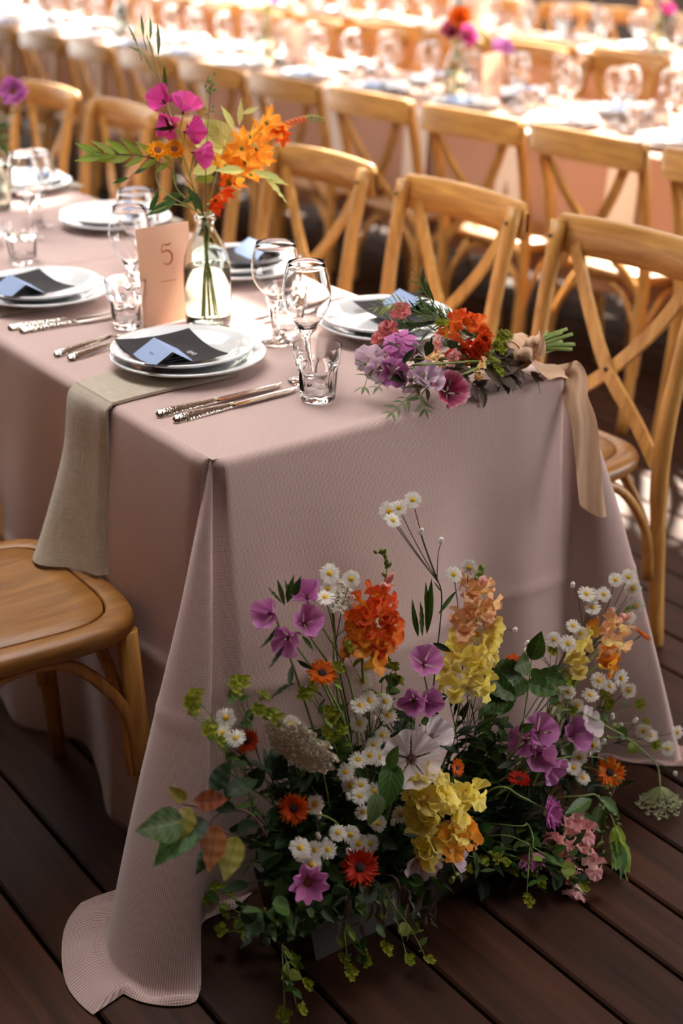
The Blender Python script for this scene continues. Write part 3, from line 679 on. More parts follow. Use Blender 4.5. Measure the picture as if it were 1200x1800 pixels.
ME_COL = me_col()
def me_floret(mat, seed):
    b = MB(); q = random.Random(seed)
    b.tube(cr([(0, 0, 0), (0, .001, .006), (0, .003, .012)], 3), [.003, .0045, .0058], 10, cap=False)
    for s in (-1, 1): # upper lip, two broad ruffled lobes standing up
        grain(b, fan_fn(.0145*q.uniform(.9, 1.1), 1.9, .12, .11, 2.2, .05, q.uniform(0, 6)), 9, 6, T(s*.0028, .0045, .011) @ RZ(-s*.5) @ MX.Rotation(.8+q.uniform(-.15, .15), 4, 'X'))
    for a in (-1.05, 0, 1.05): # lower lip, three rounded lobes turned down
        grain(b, fan_fn(.0125*q.uniform(.9, 1.1), 1.7, -.22, .10, 2.2, .03, q.uniform(0, 6)), 8, 6, T(math.sin(a)*.0035, -.001, .0125) @ RZ(PI-a) @ MX.Rotation(.35+q.uniform(-.2, .2), 4, 'X'))
    for s in (-1, 1): # closed palate
        grain(b, fan_fn(.008, 2.2, .55, .03, 1, 0, 0), 6, 5, T(s*.0025, -.0005, .0125) @ RZ(PI+s*.5) @ MX.Rotation(.95, 4, 'X'))
    return b.mesh('floret', mat)
ME_SBUD = MB().lathe([(0, -.003), (.0035, -.001), (.0042, .004), (.0036, .009), (.002, .013), (0, .0145)], 10).mesh('bud', plain('snapdragon bud', C(178, 178, 110), .6))
ME_GBUD = MB().lathe([(0, -.002), (.002, 0), (.0028, .004), (.002, .008), (0, .010)], 8).mesh('bud', G_STEM)
ME_KBUD = MB().lathe([(0, -.003), (.003, -.001), (.0046, .004), (.0040, .010), (.0022, .014), (0, .0155)], 10).mesh('bud', plain('pink bud', C(220, 160, 150), .6))
ME_OBUD = MB().lathe([(0, -.003), (.0026, -.001), (.0036, .004), (.0032, .010), (.0018, .014), (0, .0155)], 10).mesh('bud', plain('orange bud', C(208, 96, 34), .6))
def me_leaf(mat, shape, seed=0):
    q = random.Random(seed)
    wf = {'ovate': lambda v: math.sin(PI*v**.75)**.8, 'lance': lambda v: math.sin(PI*v**.8)**1.3, 'narrow': lambda v: math.sin(PI*v**.9), 'round': lambda v: math.sqrt(max(0, 1-(2*v-1)**2)), 'toothed': lambda v: math.sin(PI*v**.72)**.95*(1+.14*((v*11) % 1-.5))}[shape]
    wd = {'ovate': .56, 'lance': .26, 'narrow': .14, 'round': .95, 'toothed': .58}[shape]; nv = 22 if shape == 'toothed' else 9
    bend, tw = q.uniform(-.35, .1), q.uniform(-.3, .3)
    def f(u, v):
        x = (u*2-1)*wd/2*max(.02, wf(v)); y = v; z = bend*v*v+abs(u*2-1)*wd*.16*wf(v)+.015*math.sin(v*26)*abs(u*2-1)
        return (x*math.cos(tw*v)-z*math.sin(tw*v), y, z*math.cos(tw*v)+x*math.sin(tw*v))
    return MB().grid(f, 4, nv).mesh('leaf', mat)
def leaf(mat, shape): s = K.randrange(4); return cached(('l', mat.name, shape, s), lambda: me_leaf(mat, shape, s))
def me_bup(seed):
    b = MB(); q = random.Random(seed)
    for i in range(9):
        a = 2*PI*i/9+q.uniform(-.3, .3); t = q.uniform(.1, .9); R1 = .009*t
        p = V((R1*math.cos(a), R1*math.sin(a), .006+.002*q.random()))
        for k in range(5):
            grain(b, petal_fn(.0062, .0042, .45, .2), 2, 3, T(p) @ RZ(a+2*PI*k/5) @ MX.Rotation(.35, 4, 'X'))
        b.tube([(0, 0, 0), tuple(p)], .0005, 4)
    return b.mesh('flower_head', L_BUP)
ME_BUP = [me_bup(i) for i in range(3)]
def me_umbel(Rr, n, mat, raymat, dish, seed, dense=9):
    q = random.Random(seed); rays = MB(); fl = MB()
    for i in range(n):
        t = math.sqrt((i+.5)/n); a = i*2.39996; x, y = Rr*t*math.cos(a), Rr*t*math.sin(a); z = Rr*.55+dish*Rr*t*t+q.uniform(-.06, .06)*Rr
        rays.tube(cr([(0, 0, 0), (x*.45, y*.45, z*.35), (x, y, z)], 3), .0006, 4, cap=False)
        for k in range(dense):
            bb = k*2.4; rr = Rr*.16*math.sqrt(k/dense); px, py, pz = x+rr*math.cos(bb), y+rr*math.sin(bb), z+.003-rr*.35+q.uniform(-.0015, .0015)
            for m in range(3):
                s = .0014*q.uniform(.6, 1.2); grain(fl, lambda u, v: ((u-.5)*2*s, (v-.5)*2*s, .0006*math.sin(u*3)), 1, 1, T(px, py, pz) @ RZ(q.uniform(0, 3)) @ MX.Rotation(q.uniform(-1.2, 1.2), 4, 'X'))
            rays.tube([(x, y, z-.002), (px, py, pz)], .0003, 3, cap=False)
    return rays.mesh('umbel_rays', raymat), fl.mesh('florets', mat)
UMB = [me_umbel(.036, 70, P_LACE, plain('lace stalk', C(176, 168, 140), .7), -.30, 1, 10), me_umbel(.026, 34, P_LACE, G_STEM, .05, 2, 7), me_umbel(.034, 40, P_LACEG, plain('pale ray', C(158, 168, 120), .7), .35, 3, 5)]
CAMD = V((-.50, -.66, .56)).normalized()
class Plant:
    def __init__(s, name, label, cat, base, group=None, sm=None):
        s.B = V(base); s.t = thing(name, label, cat, base, 0, group); s.sb = MB(); s.sm = sm or G_STEM; s.I = T(-s.B)
    def stem(s, pts, r0=.0016, r1=.0009, n=6):
        P = cr([V(p)-s.B for p in pts], n); s.sb.tube(P, [r0, r1], 6); return [p+s.B for p in P]
    def put(s, name, me, M): return obj(name, me, s.t, s.I @ M)
    def leaf(s, p, d, size, mat, shape, roll=None, up=None):
        d = V(d).normalized(); u = V(up) if up else V((K.uniform(-.5, .5), K.uniform(-.6, .2), 1)); x = d.cross(u).normalized(); z = x.cross(d)
        M = MX(((x.x, d.x, z.x, 0), (x.y, d.y, z.y, 0), (x.z, d.z, z.z, 0), (0, 0, 0, 1)))
        return s.put('leaf', leaf(mat, shape), T(p) @ M @ MX.Rotation(roll if roll is not None else K.uniform(-.4, .4), 4, 'Y') @ MX.Scale(size, 4))
    def daisy(s, p, n, sc=1.0):
        o = s.put('bloom', ME_DD, aim(p, n, K.uniform(0, 6), sc)); obj('petals', ME_DP, o); return o
    def open5(s, p, n, mat, size, cnt=5, tilt=.5, roll=0, ruf=.05, wd=1.0, col=ME_COL, notch=.05):
        o = s.put('bloom', col, aim(p, n, roll))
        me = one_petal(mat, round(size, 3), round(size*wd, 3), .62, .22, ruf, 2.5, notch, 0.0)
        for k in range(cnt): obj('petal', me, o, RZ(2*PI*k/cnt) @ T(0, .0015, .001*(k % 2)) @ MX.Rotation(tilt+K.uniform(-.15, .15), 4, 'X'))
        return o
    def ray(s, p, n, me, disc, sc=1.0):
        o = s.put('bloom', disc, aim(p, n, K.uniform(0, 6), sc)); obj('petals', me, o); return o
    def floret(s, p, n, mat, sc=1.0):
        k = K.randrange(3); return s.put('floret', cached(('f', mat.name, k), lambda: me_floret(mat, k)), aim(p, n, 0, sc) @ RZ(K.uniform(-.4, .4)))
    def done(s): 
        if s.sb.v: obj('stem', s.sb.mesh('stem', s.sm), s.t)
        return s.t
def jit(a): return V((K.uniform(-a, a), K.uniform(-a, a), K.uniform(-a, a)))
def upfloret(p, out, **k): pass
# ------------------------------------------------------------------ flowers in the bottle vase
VB = V((VX, VY, ZT+.02)); VM = V((VX, VY, ZT+.205))
GV = 'stems in the front bottle vase'
G_VST = plain('vase stem', C(160, 174, 88), .5)
def vp(px, py, d=0): return at(px, py, .60+d)
def vstem(P, px, py, d=0, off=(0, 0), r=.0018, mid=None):
    b = VB+V((off[0], off[1], 0)); m = VM+V((off[0]*-.35, off[1]*-.35, 0)); e = vp(px, py, d)
    return P.stem([b, b.lerp(m, .55), m]+([vp(*mid)] if mid else [m.lerp(e, .5)+V((0, 0, .02))])+[e], r, r*.5, 6)
P = Plant('godetia_stem', 'tall stem of hot pink cup flowers and slim pods, highest in the vase', 'flower', VB, GV, G_VST)
pts = vstem(P, 258, 62, 0, (.012, .004), .0021, (318, 262))
for (x, y, d, n, tl) in ((291, 182, .0, (-.7, -.4, .5), .75), (322, 197, -.03, (.1, -.5, .85), .7), (304, 222, .01, (-.6, -.5, .1), .8), (326, 232, -.02, (.3, -.8, .2), .8), (340, 268, -.02, (.5, -.6, -.1), .85)):
    p = vp(x, y, d); P.open5(p, n, P_HOTPINK, .036, 4, tl, K.uniform(0, 3), .07, 1.05); P.stem([vp(x+14 if x < 300 else x-6, y+38, 0), p], .0014, .0012, 2)
for (x, y, dx, dy) in ((243, 84, -14, -30), (252, 66, -4, -32), (263, 72, 4, -34), (278, 98, 2, -44), (258, 100, -22, -18), (270, 130, -10, -26), (291, 172, -2, -44), (300, 235, -8, -30), (318, 290, 0, -36), (310, 225, -34, 2)):
    a = vp(x, y); e = vp(x+dx, y+dy); P.leaf(a, e-a, (e-a).length*1.3, L_SAGE if y < 140 else L_MID, 'narrow', up=(0, -1, .4)); P.stem([vp(x+6, y+22), a], .001, .0008, 2)
P.done()
P = Plant('crocosmia_stem', 'arching orange crocosmia spray with a budded tip over the vase', 'flower', VB, GV, G_VST)
vstem(P, 470, 228, .02, (-.012, -.008), .0018, (410, 310)); P.stem([vp(470, 228, .02), vp(505, 216, .02), vp(545, 203, .02), vp(570, 208, .02)], .0016, .0008)
P.stem([vp(372, 372), vp(400, 320), vp(440, 262), vp(470, 228, .02)], .0016, .0014)
for (x, y, d) in ((470, 215, 0), (458, 235, .01), (440, 240, -.02), (425, 262, -.02), (452, 262, -.02), (410, 275, 0), (432, 285, -.03), (455, 285, 0), (418, 300, -.02), (440, 308, -.01), (396, 292, .01), (483, 232, .02), (405, 322, 0), (428, 252, .02), (446, 275, .02)):
    p = vp(x, y, d); o = P.open5(p, V((K.uniform(-.6, .6), -.6, K.uniform(0, .8))), P_CROC, .033, 6, .45, K.uniform(0, 1), .02, .42, ME_GREEND, 0)
for (x, y, d) in ((378, 352, -.02), (390, 334, -.01), (368, 362, -.02), (488, 225, .02), (497, 235, .02), (400, 318, .01)):
    P.open5(vp(x, y, d), V((K.uniform(-.5, .5), -.6, K.uniform(-.6, .2))), P_CROCR, .026, 6, .7, 0, .02, .42, ME_GREEND, 0)
for k in range(11):
    t = k/10; x, y = lerp(495, 568, t), 222-16*math.sin(t*2.2)+4*t
    for s in (-1, 1): P.put('bud', ME_GBUD if k > 5 else ME_OBUD, aim(vp(x, y+s*4, .02), V((.6, 0, .5*s)), 0, lerp(1.2, .6, t)))
P.done()
P = Plant('leafy_sprig', 'yellow green feathered sprig arching left from the vase', 'foliage', VB, GV, G_BROWN)
vstem(P, 262, 276, 0, (.008, .01), .0014, (330, 318)); P.stem([vp(262, 276), vp(225, 272), vp(190, 270), vp(168, 268)], .0012, .0006)
for k in range(6):
    x = lerp(300, 182, k/5); y = 283-10*math.sin(k/5*2)
    for s in (-1, 1):
        a = vp(x, y); e = vp(x-24-4*k, y+s*(24-k*2)-6); P.leaf(a, e-a, (e-a).length*1.2, L_LIME, 'lance', up=(0, -1, .3))
a = vp(182, 270); P.leaf(a, vp(152, 266)-a, .035, L_LIME, 'lance', up=(0, -1, .3))
for (x, y, dx, dy) in ((225, 312, -20, 8), (235, 306, 22, -10), (270, 332, 10, 14), (262, 372, 14, -28), (285, 350, 36, -8), (300, 300, 14, 24)): a = vp(x, y); e = vp(x+dx, y+dy); P.leaf(a, e-a, (e-a).length*1.3, L_MID, 'lance', up=(0, -1, .4))
P.stem([vp(262, 276), vp(235, 306), vp(218, 318)], .0008, .0006); P.done()
P = Plant('green_leaf_stem', 'slim green leaves leaning left at the vase mouth', 'foliage', VB, GV, G_VST)
vstem(P, 268, 372, -.03, (.01, -.01), .0014)
for (x, y, dx, dy) in ((310, 352, -50, 26), (320, 356, 30, -14), (300, 362, -34, 8), (345, 372, -6, -40), (357, 375, -24, -50)): a = vp(x, y, -.02); e = vp(x+dx, y+dy, -.02); P.leaf(a, e-a, (e-a).length*1.1, L_MID, 'lance', up=(0, -1, .5))
P.done()
P = Plant('seed_spray', 'thin stem with small green seed clusters upright in the vase', 'foliage', VB, GV, G_STEMD)
vstem(P, 372, 138, .03, (0, .012), .0012, (362, 270))
for k in range(34):
    t = k/33; c = vp(lerp(372, 366, t), lerp(138, 185, t), .03) if k < 22 else vp(lerp(385, 352, K.random()), lerp(195, 225, K.random()), .03)
    P.put('seed', ME_GBUD, aim(c+jit(.008), V((K.uniform(-1, 1), -.3, .6)), 0, .7))
P.done()
for (nm, x, y, xx) in (('golden double flower further left beneath the pink godetia blooms', 277, 266, 0), ('golden double flower beside its twin, touching the pink blooms', 306, 264, 1)):
    P = Plant('marigold_stem', nm, 'flower', VB, GV, G_VST); vstem(P, x, y, -.02, (.006-.012*xx, .008), .0022, (x+4, 330)); P.ray(vp(x, y, -.02), (-.2, -.6, .7), ME_CALY, ME_RUSTD, 1.15); P.done()
P = Plant('pale_leaf_stem', 'pale cream green leaves fanning around the orange spray', 'foliage', VB, GV, G_VST)
vstem(P, 412, 215, .04, (-.006, .008), .0014, (385, 290))
for (x, y, dx, dy) in ((420, 222, 2, -44), (412, 228, -22, -38), (405, 250, -42, -36), (392, 262, -48, -8), (425, 200, 26, -10), (380, 285, -38, 18), (385, 240, -30, -22), (375, 310, -30, 6)): a = vp(x, y, .03); e = vp(x+dx, y+dy, .03); P.leaf(a, e-a, (e-a).length*1.15, L_PALE if y < 300 else L_LIME, 'ovate' if y > 230 else 'lance', up=(0, -1, .5))
for (x, y, dx, dy) in ((440, 298, 40, 16), (462, 305, 34, 48), (452, 300, 46, 24), (430, 300, -40, -4)): a = vp(x, y, -.04); e = vp(x+dx, y+dy, -.05); P.leaf(a, e-a, (e-a).length*1.15, L_PALE, 'lance', up=(0, -1, .5))
P.stem([vp(385, 290, .02), vp(420, 295, -.02), vp(462, 305, -.04)], .0012, .0008); P.done()
# ------------------------------------------------------------------ hand-tied bouquet lying on the table end
BQ = V((.63, .035, .797))
P = Plant('hand_tied_bouquet', 'hand-tied garden bouquet with trailing peach ribbon lying on the table corner', 'bouquet', (.5, .06, TZ), None, G_STEM)
def bp(px, py, Y=.05): 
    p = at(px, py, Y); p.z = max(p.z, TZ+.006); return p
SO = []
for k in range(16):
    e = BQ+V((.105+K.uniform(-.02, .025), K.uniform(-.028, .028), K.uniform(-.022, .024))); e.z += .004; e.x += .0
    hx = V((lerp(.36, .56, K.random()), lerp(-.02, .12, K.random()), TZ+.03+K.uniform(0, .05)))
    m = BQ+V((K.uniform(-.014, .014), K.uniform(-.014, .014), K.uniform(-.012, .012)))
    b = MB().tube([q-P.B for q in cr([e, m, m.lerp(hx, .5), hx], 5)], [.0032, .0018], 8); obj('stem', b.mesh('stem', [G_STEM, plain('pale stem', C(150, 160, 100), .5)][k % 2 and 0 or 0]), P.t)
for (x, y, Y, n, mat, sz, tl) in ((705, 560, .12, (-.4, -.3, .9), P_BLUSH, .026, .75), (684, 588, .10, (-.6, -.5, .6), P_BLUSH, .026, .8), (672, 600, .12, (-.8, -.2, .5), P_BLUSH, .02, .8)):
    P.open5(bp(x, y, Y), n, mat, sz, 6, tl, 0, .12, 1.0, ME_GREEND, .04); P.open5(bp(x, y, Y-.004), n, mat, sz*.7, 5, tl+.35, .5, .14, 1.0, ME_GREEND, .04)
P.ray(bp(702, 598, .06), (-.35, -.25, .85), ME_DAHL, ME_GREEND, 1.15); P.ray(bp(706, 606, .05), (-.2, -.5, .7), ME_DAHL, ME_GREEND, .95)
for (x, y, Y, n) in ((655, 630, .08, (-.8, -.5, .3)), (690, 655, .04, (-.4, -.7, .3)), (668, 645, .06, (-.6, -.7, 0))): P.open5(bp(x, y, Y), n, P_LILAC if x != 690 else P_MAUVE, .030, 4, .6, K.uniform(0, 3), .12, 1.1, ME_GREEND, .05)
for (x, y, Y, n) in ((745, 662, .01, (-.3, -.7, .6)), (752, 668, .0, (.1, -.8, .5)), (722, 668, .03, (-.5, -.7, .2))): P.open5(bp(x, y, Y), n, P_LILAC, .026, 4, .55, K.uniform(0, 3), .12, 1.1, ME_GREEND, .03)
P.open5(bp(785, 690, -.012), (-.25, -.75, .6), P_BURG, .036, 4, .42, .4, .08, 1.15)
P.open5(bp(805, 686, .0), (.4, -.8, .4), P_LILAC, .022, 4, .6, 0, .1, 1.0, ME_GREEND, .03)
for (x, y, Y, n) in ((813, 578, .08, (0, -.4, .9)), (828, 576, .08, (.3, -.3, .9)), (838, 605, .05, (.3, -.7, .6)), (832, 618, .04, (0, -.8, .5)), (815, 630, .04, (-.2, -.8, .3)), (792, 588, .07, (-.4, -.5, .7)), (806, 640, .03, (-.3, -.8, .2))):
    for q_ in range(3): P.floret(bp(x, y, Y)+jit(.007), V(n)+jit(.7), P_SNAPO if y < 600 else P_REDOR, 1.15)
for (x, y, Y) in ((872, 596, .05), (882, 606, .04), (868, 612, .03), (886, 594, .05), (876, 620, .02), (775, 575, .07), (862, 640, .0), (868, 655, -.01)): P.put('flower_head', ME_BUP[K.randrange(3)], aim(bp(x, y, Y), V((.1, -.5, .8))+jit(.4), 0, 1.15))
for (x, y, Y, mat, k) in ((770, 612, .04, P_SNAPK, 4), (765, 632, .02, P_SNAPP, 3), (790, 640, .02, P_SNAPK, 3), (840, 655, .0, P_SNAPP, 2)):
    for q_ in range(k): P.floret(bp(x, y, Y)+jit(.010), V((-.2, -.7, .5))+jit(.8), mat, .75)
def sprig(P, pts, mat, shape, n, size, sm=None, spread=.9, up=None, both=True):
    L = cr(pts, 5); P.sb.tube([q-P.B for q in L], [.0012, .0006], 5)
    for k in range(n):
        i = max(1, int((k+1)/n*(len(L)-1))); p = L[i]; d = (L[i]-L[i-1]).normalized()
        for s in ((-1, 1) if both else (K.choice((-1, 1)),)):
            sd = d.cross(V((.3, .5, -.8))).normalized()*s; P.leaf(p, d*K.uniform(.6, 1)+sd*spread*K.uniform(.6, 1.1)+V((0, 0, .15)), size*lerp(1.1, .7, k/n)*K.uniform(.8, 1.2), mat, shape, up=up)
    P.leaf(L[-1], L[-1]-L[-2], size*.8, mat, shape, up=up)
for pts in (((850, 600, .08), (790, 560, .10), (750, 520, .11), (735, 490, .12)), ((830, 600, .1), (760, 560, .12), (700, 535, .13), (665, 540, .14)), ((820, 590, .1), (760, 550, .12), (745, 540, .12)), ((820, 600, .1), (740, 580, .11), (690, 570, .13)), ((820, 600, .08), (770, 565, .09), (725, 545, .12))):
    sprig(P, [bp(*q) for q in pts], L_LIME if K.random() < .6 else L_MID, 'narrow', 13, .032)
for pts in (((770, 640, .03), (700, 650, .04), (655, 650, .06), (640, 680, .04)), ((770, 650, .02), (715, 700, .0), (690, 725, -.012)), ((760, 650, .03), (690, 660, .05), (665, 680, .03)), ((770, 660, .01), (740, 695, -.005), (745, 728, -.02)), ((760, 640, .05), (680, 625, .09), (640, 640, .08))):
    sprig(P, [bp(*q) for q in pts], L_SAGE, 'lance', 6, .026)
for pts in (((850, 620, .03), (890, 640, .0), (935, 662, -.012)), ((840, 640, .02), (880, 660, -.01), (900, 668, -.015)), ((800, 640, .02), (830, 675, -.005), (845, 690, -.01)), ((830, 640, .03), (875, 645, .01), (885, 670, -.01)), ((780, 640, .02), (800, 665, .0))):
    sprig(P, [bp(*q) for q in pts], L_PURP, 'ovate', 4, .034)
for k in range(46): # dark leaves packed in the heart of the bouquet
    p = bp(K.uniform(690, 880), K.uniform(590, 665), K.uniform(.0, .08)); P.leaf(p, V((-.6, -.3, .1))+jit(.8), K.uniform(.022, .036), K.choice([L_DARK, L_DARK, L_MID, L_PURP]), K.choice(['ovate', 'lance', 'narrow']))
P.done()
# ribbon: wrap, loop and tail
def ribbon(name, pts, wid, side, n=8, wob=.003, ragged=False):
    L = cr(pts, n); b = MB(); N = len(L)-1; w = [wid]*(N+1)
    def f(u, v, d=0):
        i = int(round(v*N)); t = (L[min(i+1, N)]-L[max(i-1, 0)]).normalized(); sd = V(side(i/N)); sd = (sd-t*sd.dot(t)).normalized(); nn = t.cross(sd)
        e = (u-.5)*w[i]; q = L[i]+sd*e+nn*(wob*math.sin(u*7+v*9)+.4*wob*math.sin(u*19+v*31)+d)
        if ragged and v > .97: q = q+t*.018*math.sin(u*2.4-.6)
        return q
    uvf = lambda u, v: (u*wid, v*.4)
    b.grid(lambda u, v: f(u, v, 0), 10, N, 0, uvf); b.grid(lambda u, v: f(1-u, v, -.0005), 10, N, 0, uvf)
    b.xf(T(-P.B)); return obj(name, b.mesh(name, M_RIB), P.t)
def wrapc(k): a = k*2*PI/14; return BQ+V((-.016+.002*k*.3, math.cos(a)*.030, math.sin(a)*.026))
ribbon('ribbon_wrap', [wrapc(k) for k in range(-2, 16)], .040, lambda t: (1, 0, 0), 3, .002)
ribbon('ribbon_wrap', [wrapc(k)+V((.012, 0, 0)) for k in range(1, 19)], .036, lambda t: (1, .2, .1), 3, .003)
ribbon('ribbon_loop', [BQ+V((-.012, -.034, .010)), BQ+V((-.002, -.038, .030)), BQ+V((.014, -.030, .036)), BQ+V((.018, -.036, .018)), BQ+V((.004, -.042, .000)), BQ+V((-.012, -.038, .004))], .022, lambda t: (.9, -.3, .5), 6, .002)
kn = MB().lathe([(.002, -.013), (.010, -.009), (.0135, 0), (.010, .009), (.002, .013)], 14, 0, lambda a, z: 1+.16*math.sin(3*a+z*300)); obj('ribbon_knot', kn.mesh('ribbon_knot', M_RIB), P.t, T(BQ-P.B+V((-.014, -.036, .010))))
tail = [BQ+V((-.010, -.038, .006)), (.645, -.004, .778), (.668, .000, .7655), (.695, -.004, .7635), (.722, -.014, .752), at(1012, 700, -.034), at(1026, 745, -.056), at(1032, 800, -.074), at(1036, 850, -.090), at(1042, 895, -.104)]
ribbon('ribbon_tail', tail, .046, lambda t: (.45, .9, .25) if t < .38 else (.9, -.43, .0), 7, .0022, True)
# ------------------------------------------------------------------ floor arrangement in a trough at the foot of the cloth
PX0, PX1, PY0, PY1, PH = -.015, .47, -.262, -.105, .095
tr = thing('flower_trough', 'low grey trough holding the floor flowers at the foot of the cloth', 'planter', ((PX0+PX1)/2, (PY0+PY1)/2, 0))
hx, hy = (PX1-PX0)/2, (PY1-PY0)/2
def troughm():
    b = MB(); R4 = [(.93, 0, 0), (1, 0, PH), (.96, 1, PH), (.90, 1, .012)]; rings = []
    for (k, inn, z) in R4:
        s = len(b.v)
        for (sx, sy) in ((-1, -1), (1, -1), (1, 1), (-1, 1)): b.v.append((sx*(hx*k), sy*(hy*k-(.006*inn)), z))
        rings.append(s)
    for r0, r1 in zip(rings, rings[1:]):
        for i in range(4): b.face((r0+i, r0+(i+1) % 4, r1+(i+1) % 4, r1+i))
    b.face((0, 3, 2, 1)); b.face([rings[-1]+i for i in range(4)]); return b.mesh('trough', plain('grey trough', C(66, 60, 57), .7), False)
obj('trough', troughm(), tr); obj('foam', MB().box((0, 0, .045), (hx*1.78, hy*1.7, .062)).mesh('foam', plain('floral foam', C(40, 56, 34), .9), False), tr)
GF = 'flower stems in the floor arrangement'
def Yd(py): return lerp(-.135, -.235, (py-900)/400) if py < 1300 else lerp(-.235, -.325, min(1, (py-1300)/260))
def fp(px, py, d=0): 
    p = at(px, py, Yd(py)+d); k = 0
    while p.z < .012 and k < 12: k += 1; p = at(px, py, Yd(py)+d-.02*k)
    return p
def base(p, r=.05): return V((min(PX1-.03, max(PX0+.03, lerp(.23, p.x, .55)+K.uniform(-r, r))), K.uniform(PY0+.03, PY1-.03), .07))
def droopstem(P, p, b=None, r0=.0018, r1=.001, bow=.03, via=None):
    b = b or P.B; m = b.lerp(p, .55)+V((K.uniform(-bow, bow), K.uniform(-bow, bow)*.5-.01, max(.02, (p-b).length*.12)))
    return P.stem([b]+([V(v) for v in via] if via else [m])+[p], r0, r1)
def face(up=.4, side=.5): return CAMD+V((K.uniform(-side, side), K.uniform(-side, side), K.uniform(-.3, up)))
# ---- white daisies, spray by spray
SPR = [('tall white daisy spray rising highest against the pink cloth', [(725, 879), (701, 893), (684, 899), (690, 915)], [(775, 953), (738, 936)], [(790, 1100), (762, 1010)]),
 ('white daisies in front of the left lace umbel, above the orange snapdragon', [(579, 1008), (577, 1035), (571, 1050), (617, 1018)], [(660, 1080)], [(600, 1230), (588, 1100)]),
 ('white daisies beside the tip of the peach snapdragon', [(797, 1010), (824, 997), (832, 1095), (838, 1115), (850, 1132)], [(904, 1108), (842, 1018)], [(815, 1250), (812, 1110)]),
 ('white daisy spray at upper right around the peach buds', [(1081, 1019), (1104, 1014), (1112, 1034), (1117, 1065), (1106, 1083)], [(1076, 1075), (1122, 1036)], [(960, 1260), (1050, 1120)]),
 ('white daisy spray reaching up right, left of the peach buds', [(1030, 1044), (1041, 1047), (1061, 1045), (1041, 1068)], [(1006, 1030)], [(985, 1220), (1032, 1090)]),
 ('white daisies above the mint leaves at right', [(1007, 1100), (1020, 1113), (973, 1124), (998, 1131), (1009, 1147)], [(925, 1133), (925, 1146)], [(920, 1260), (985, 1170)]),
 ('white daisies right of the right mauve blooms, level with lime heads', [(1052, 1196), (1091, 1192), (1105, 1214), (1037, 1222), (1072, 1207)], [(1076, 1261), (1089, 1278)], [(1010, 1330), (1062, 1240)]),
 ('white daisies over the lime heads above the right mauve blooms', [(998, 1216), (1014, 1240), (988, 1202)], [(1003, 1225)], [(985, 1330), (1000, 1270)]),
 ('white daisy spray at the far right frame edge', [(1143, 1293), (1190, 1287), (1173, 1316), (1131, 1284)], [(1115, 1268), (1186, 1360)], [(1020, 1330), (1095, 1300)]),
 ('white daisies clustered at centre left above the white mallow', [(638, 1197), (633, 1240), (649, 1232), (677, 1233), (682, 1258), (631, 1271)], [(657, 1262)], [(640, 1400), (650, 1290)]),
 ('white daisies just left of the white mallow', [(672, 1292), (656, 1309), (650, 1328), (629, 1336), (667, 1331)], [(619, 1240)], [(645, 1440), (655, 1360)]),
 ('white daisies left of the heart-shaped leaf', [(608, 1357), (617, 1380), (634, 1380), (632, 1399), (657, 1391), (669, 1408)], [(612, 1403)], [(650, 1500), (640, 1430)]),
 ('white daisies beneath the heart-shaped leaf beside the yellow snapdragon', [(638, 1428), (664, 1447), (704, 1432)], [(690, 1448), (652, 1411)], [(680, 1520), (668, 1470)]),
 ('white daisies over the red orange flower in the lower middle', [(594, 1464), (616, 1467), (630, 1483), (650, 1483)], [(570, 1480), (612, 1500)], [(620, 1560), (610, 1500)]),
 ('white daisies above the pink cosmos at lower left', [(527, 1490), (553, 1494), (576, 1493), (548, 1520), (530, 1500)], [(560, 1471)], [(560, 1580), (552, 1530)]),
 ('three white daisies at the left edge of the arrangement', [(397, 1262), (391, 1288), (414, 1298)], [(380, 1300)], [(480, 1400), (425, 1320)]),
 ('white daisy above the drooping white lace umbel', [(511, 1273)], [(490, 1290)], [(540, 1420), (515, 1330)]),
 ('white daisy buds under the yellow peach snapdragon', [(821, 1208), (840, 1207)], [(809, 1231), (827, 1233), (838, 1245), (856, 1246), (806, 1263)], [(800, 1380), (822, 1280)]),
 ('white daisies between the mauve blooms and the right orange flower', [(988, 1347), (1008, 1349), (1024, 1367), (1018, 1331), (1042, 1310)], [(1035, 1325), (1060, 1305)], [(960, 1450), (1005, 1390)]),
 ('single white daisy right of the left orange flower', [(553, 1414)], [(560, 1436)], [(580, 1520), (556, 1460)])]
for lab, heads, buds, (b0, n0) in SPR:
    bb = base(fp(*b0, .06)); P = Plant('daisy_spray', lab, 'flower', bb, GF, G_STEMD); node = fp(*n0, .03)
    if '1190' in str(heads): pass
    Lp = P.stem([bb, bb.lerp(node, .5)+V((0, -.01, .02)), fp(*b0, .05).lerp(node, .5), node], .0016, .001)
    for (x, y) in heads:
        p = fp(x, y, K.uniform(-.012, .012)); n = face(.6, .45); P.stem([Lp[-4], node.lerp(p, .5)+V((0, 0, -.004)), p-n.normalized()*.001], .0009, .0007, 4); P.daisy(p, n, K.uniform(1.12, 1.42))
    for (x, y) in buds:
        p = fp(x, y, .01); P.stem([Lp[-3], node.lerp(p, .6), p], .0008, .0006, 4); P.put('bud', ME_DBUD, aim(p, V((0, -.2, 1))+jit(.5), 0, .95))
    for k in range(5):
        i = int(len(Lp)*(.3+.14*k)); i = min(i, len(Lp)-2); P.leaf(Lp[i], (Lp[i+1]-Lp[i]).normalized()+jit(.9), K.uniform(.014, .024), L_MID, 'narrow')
    P.done()
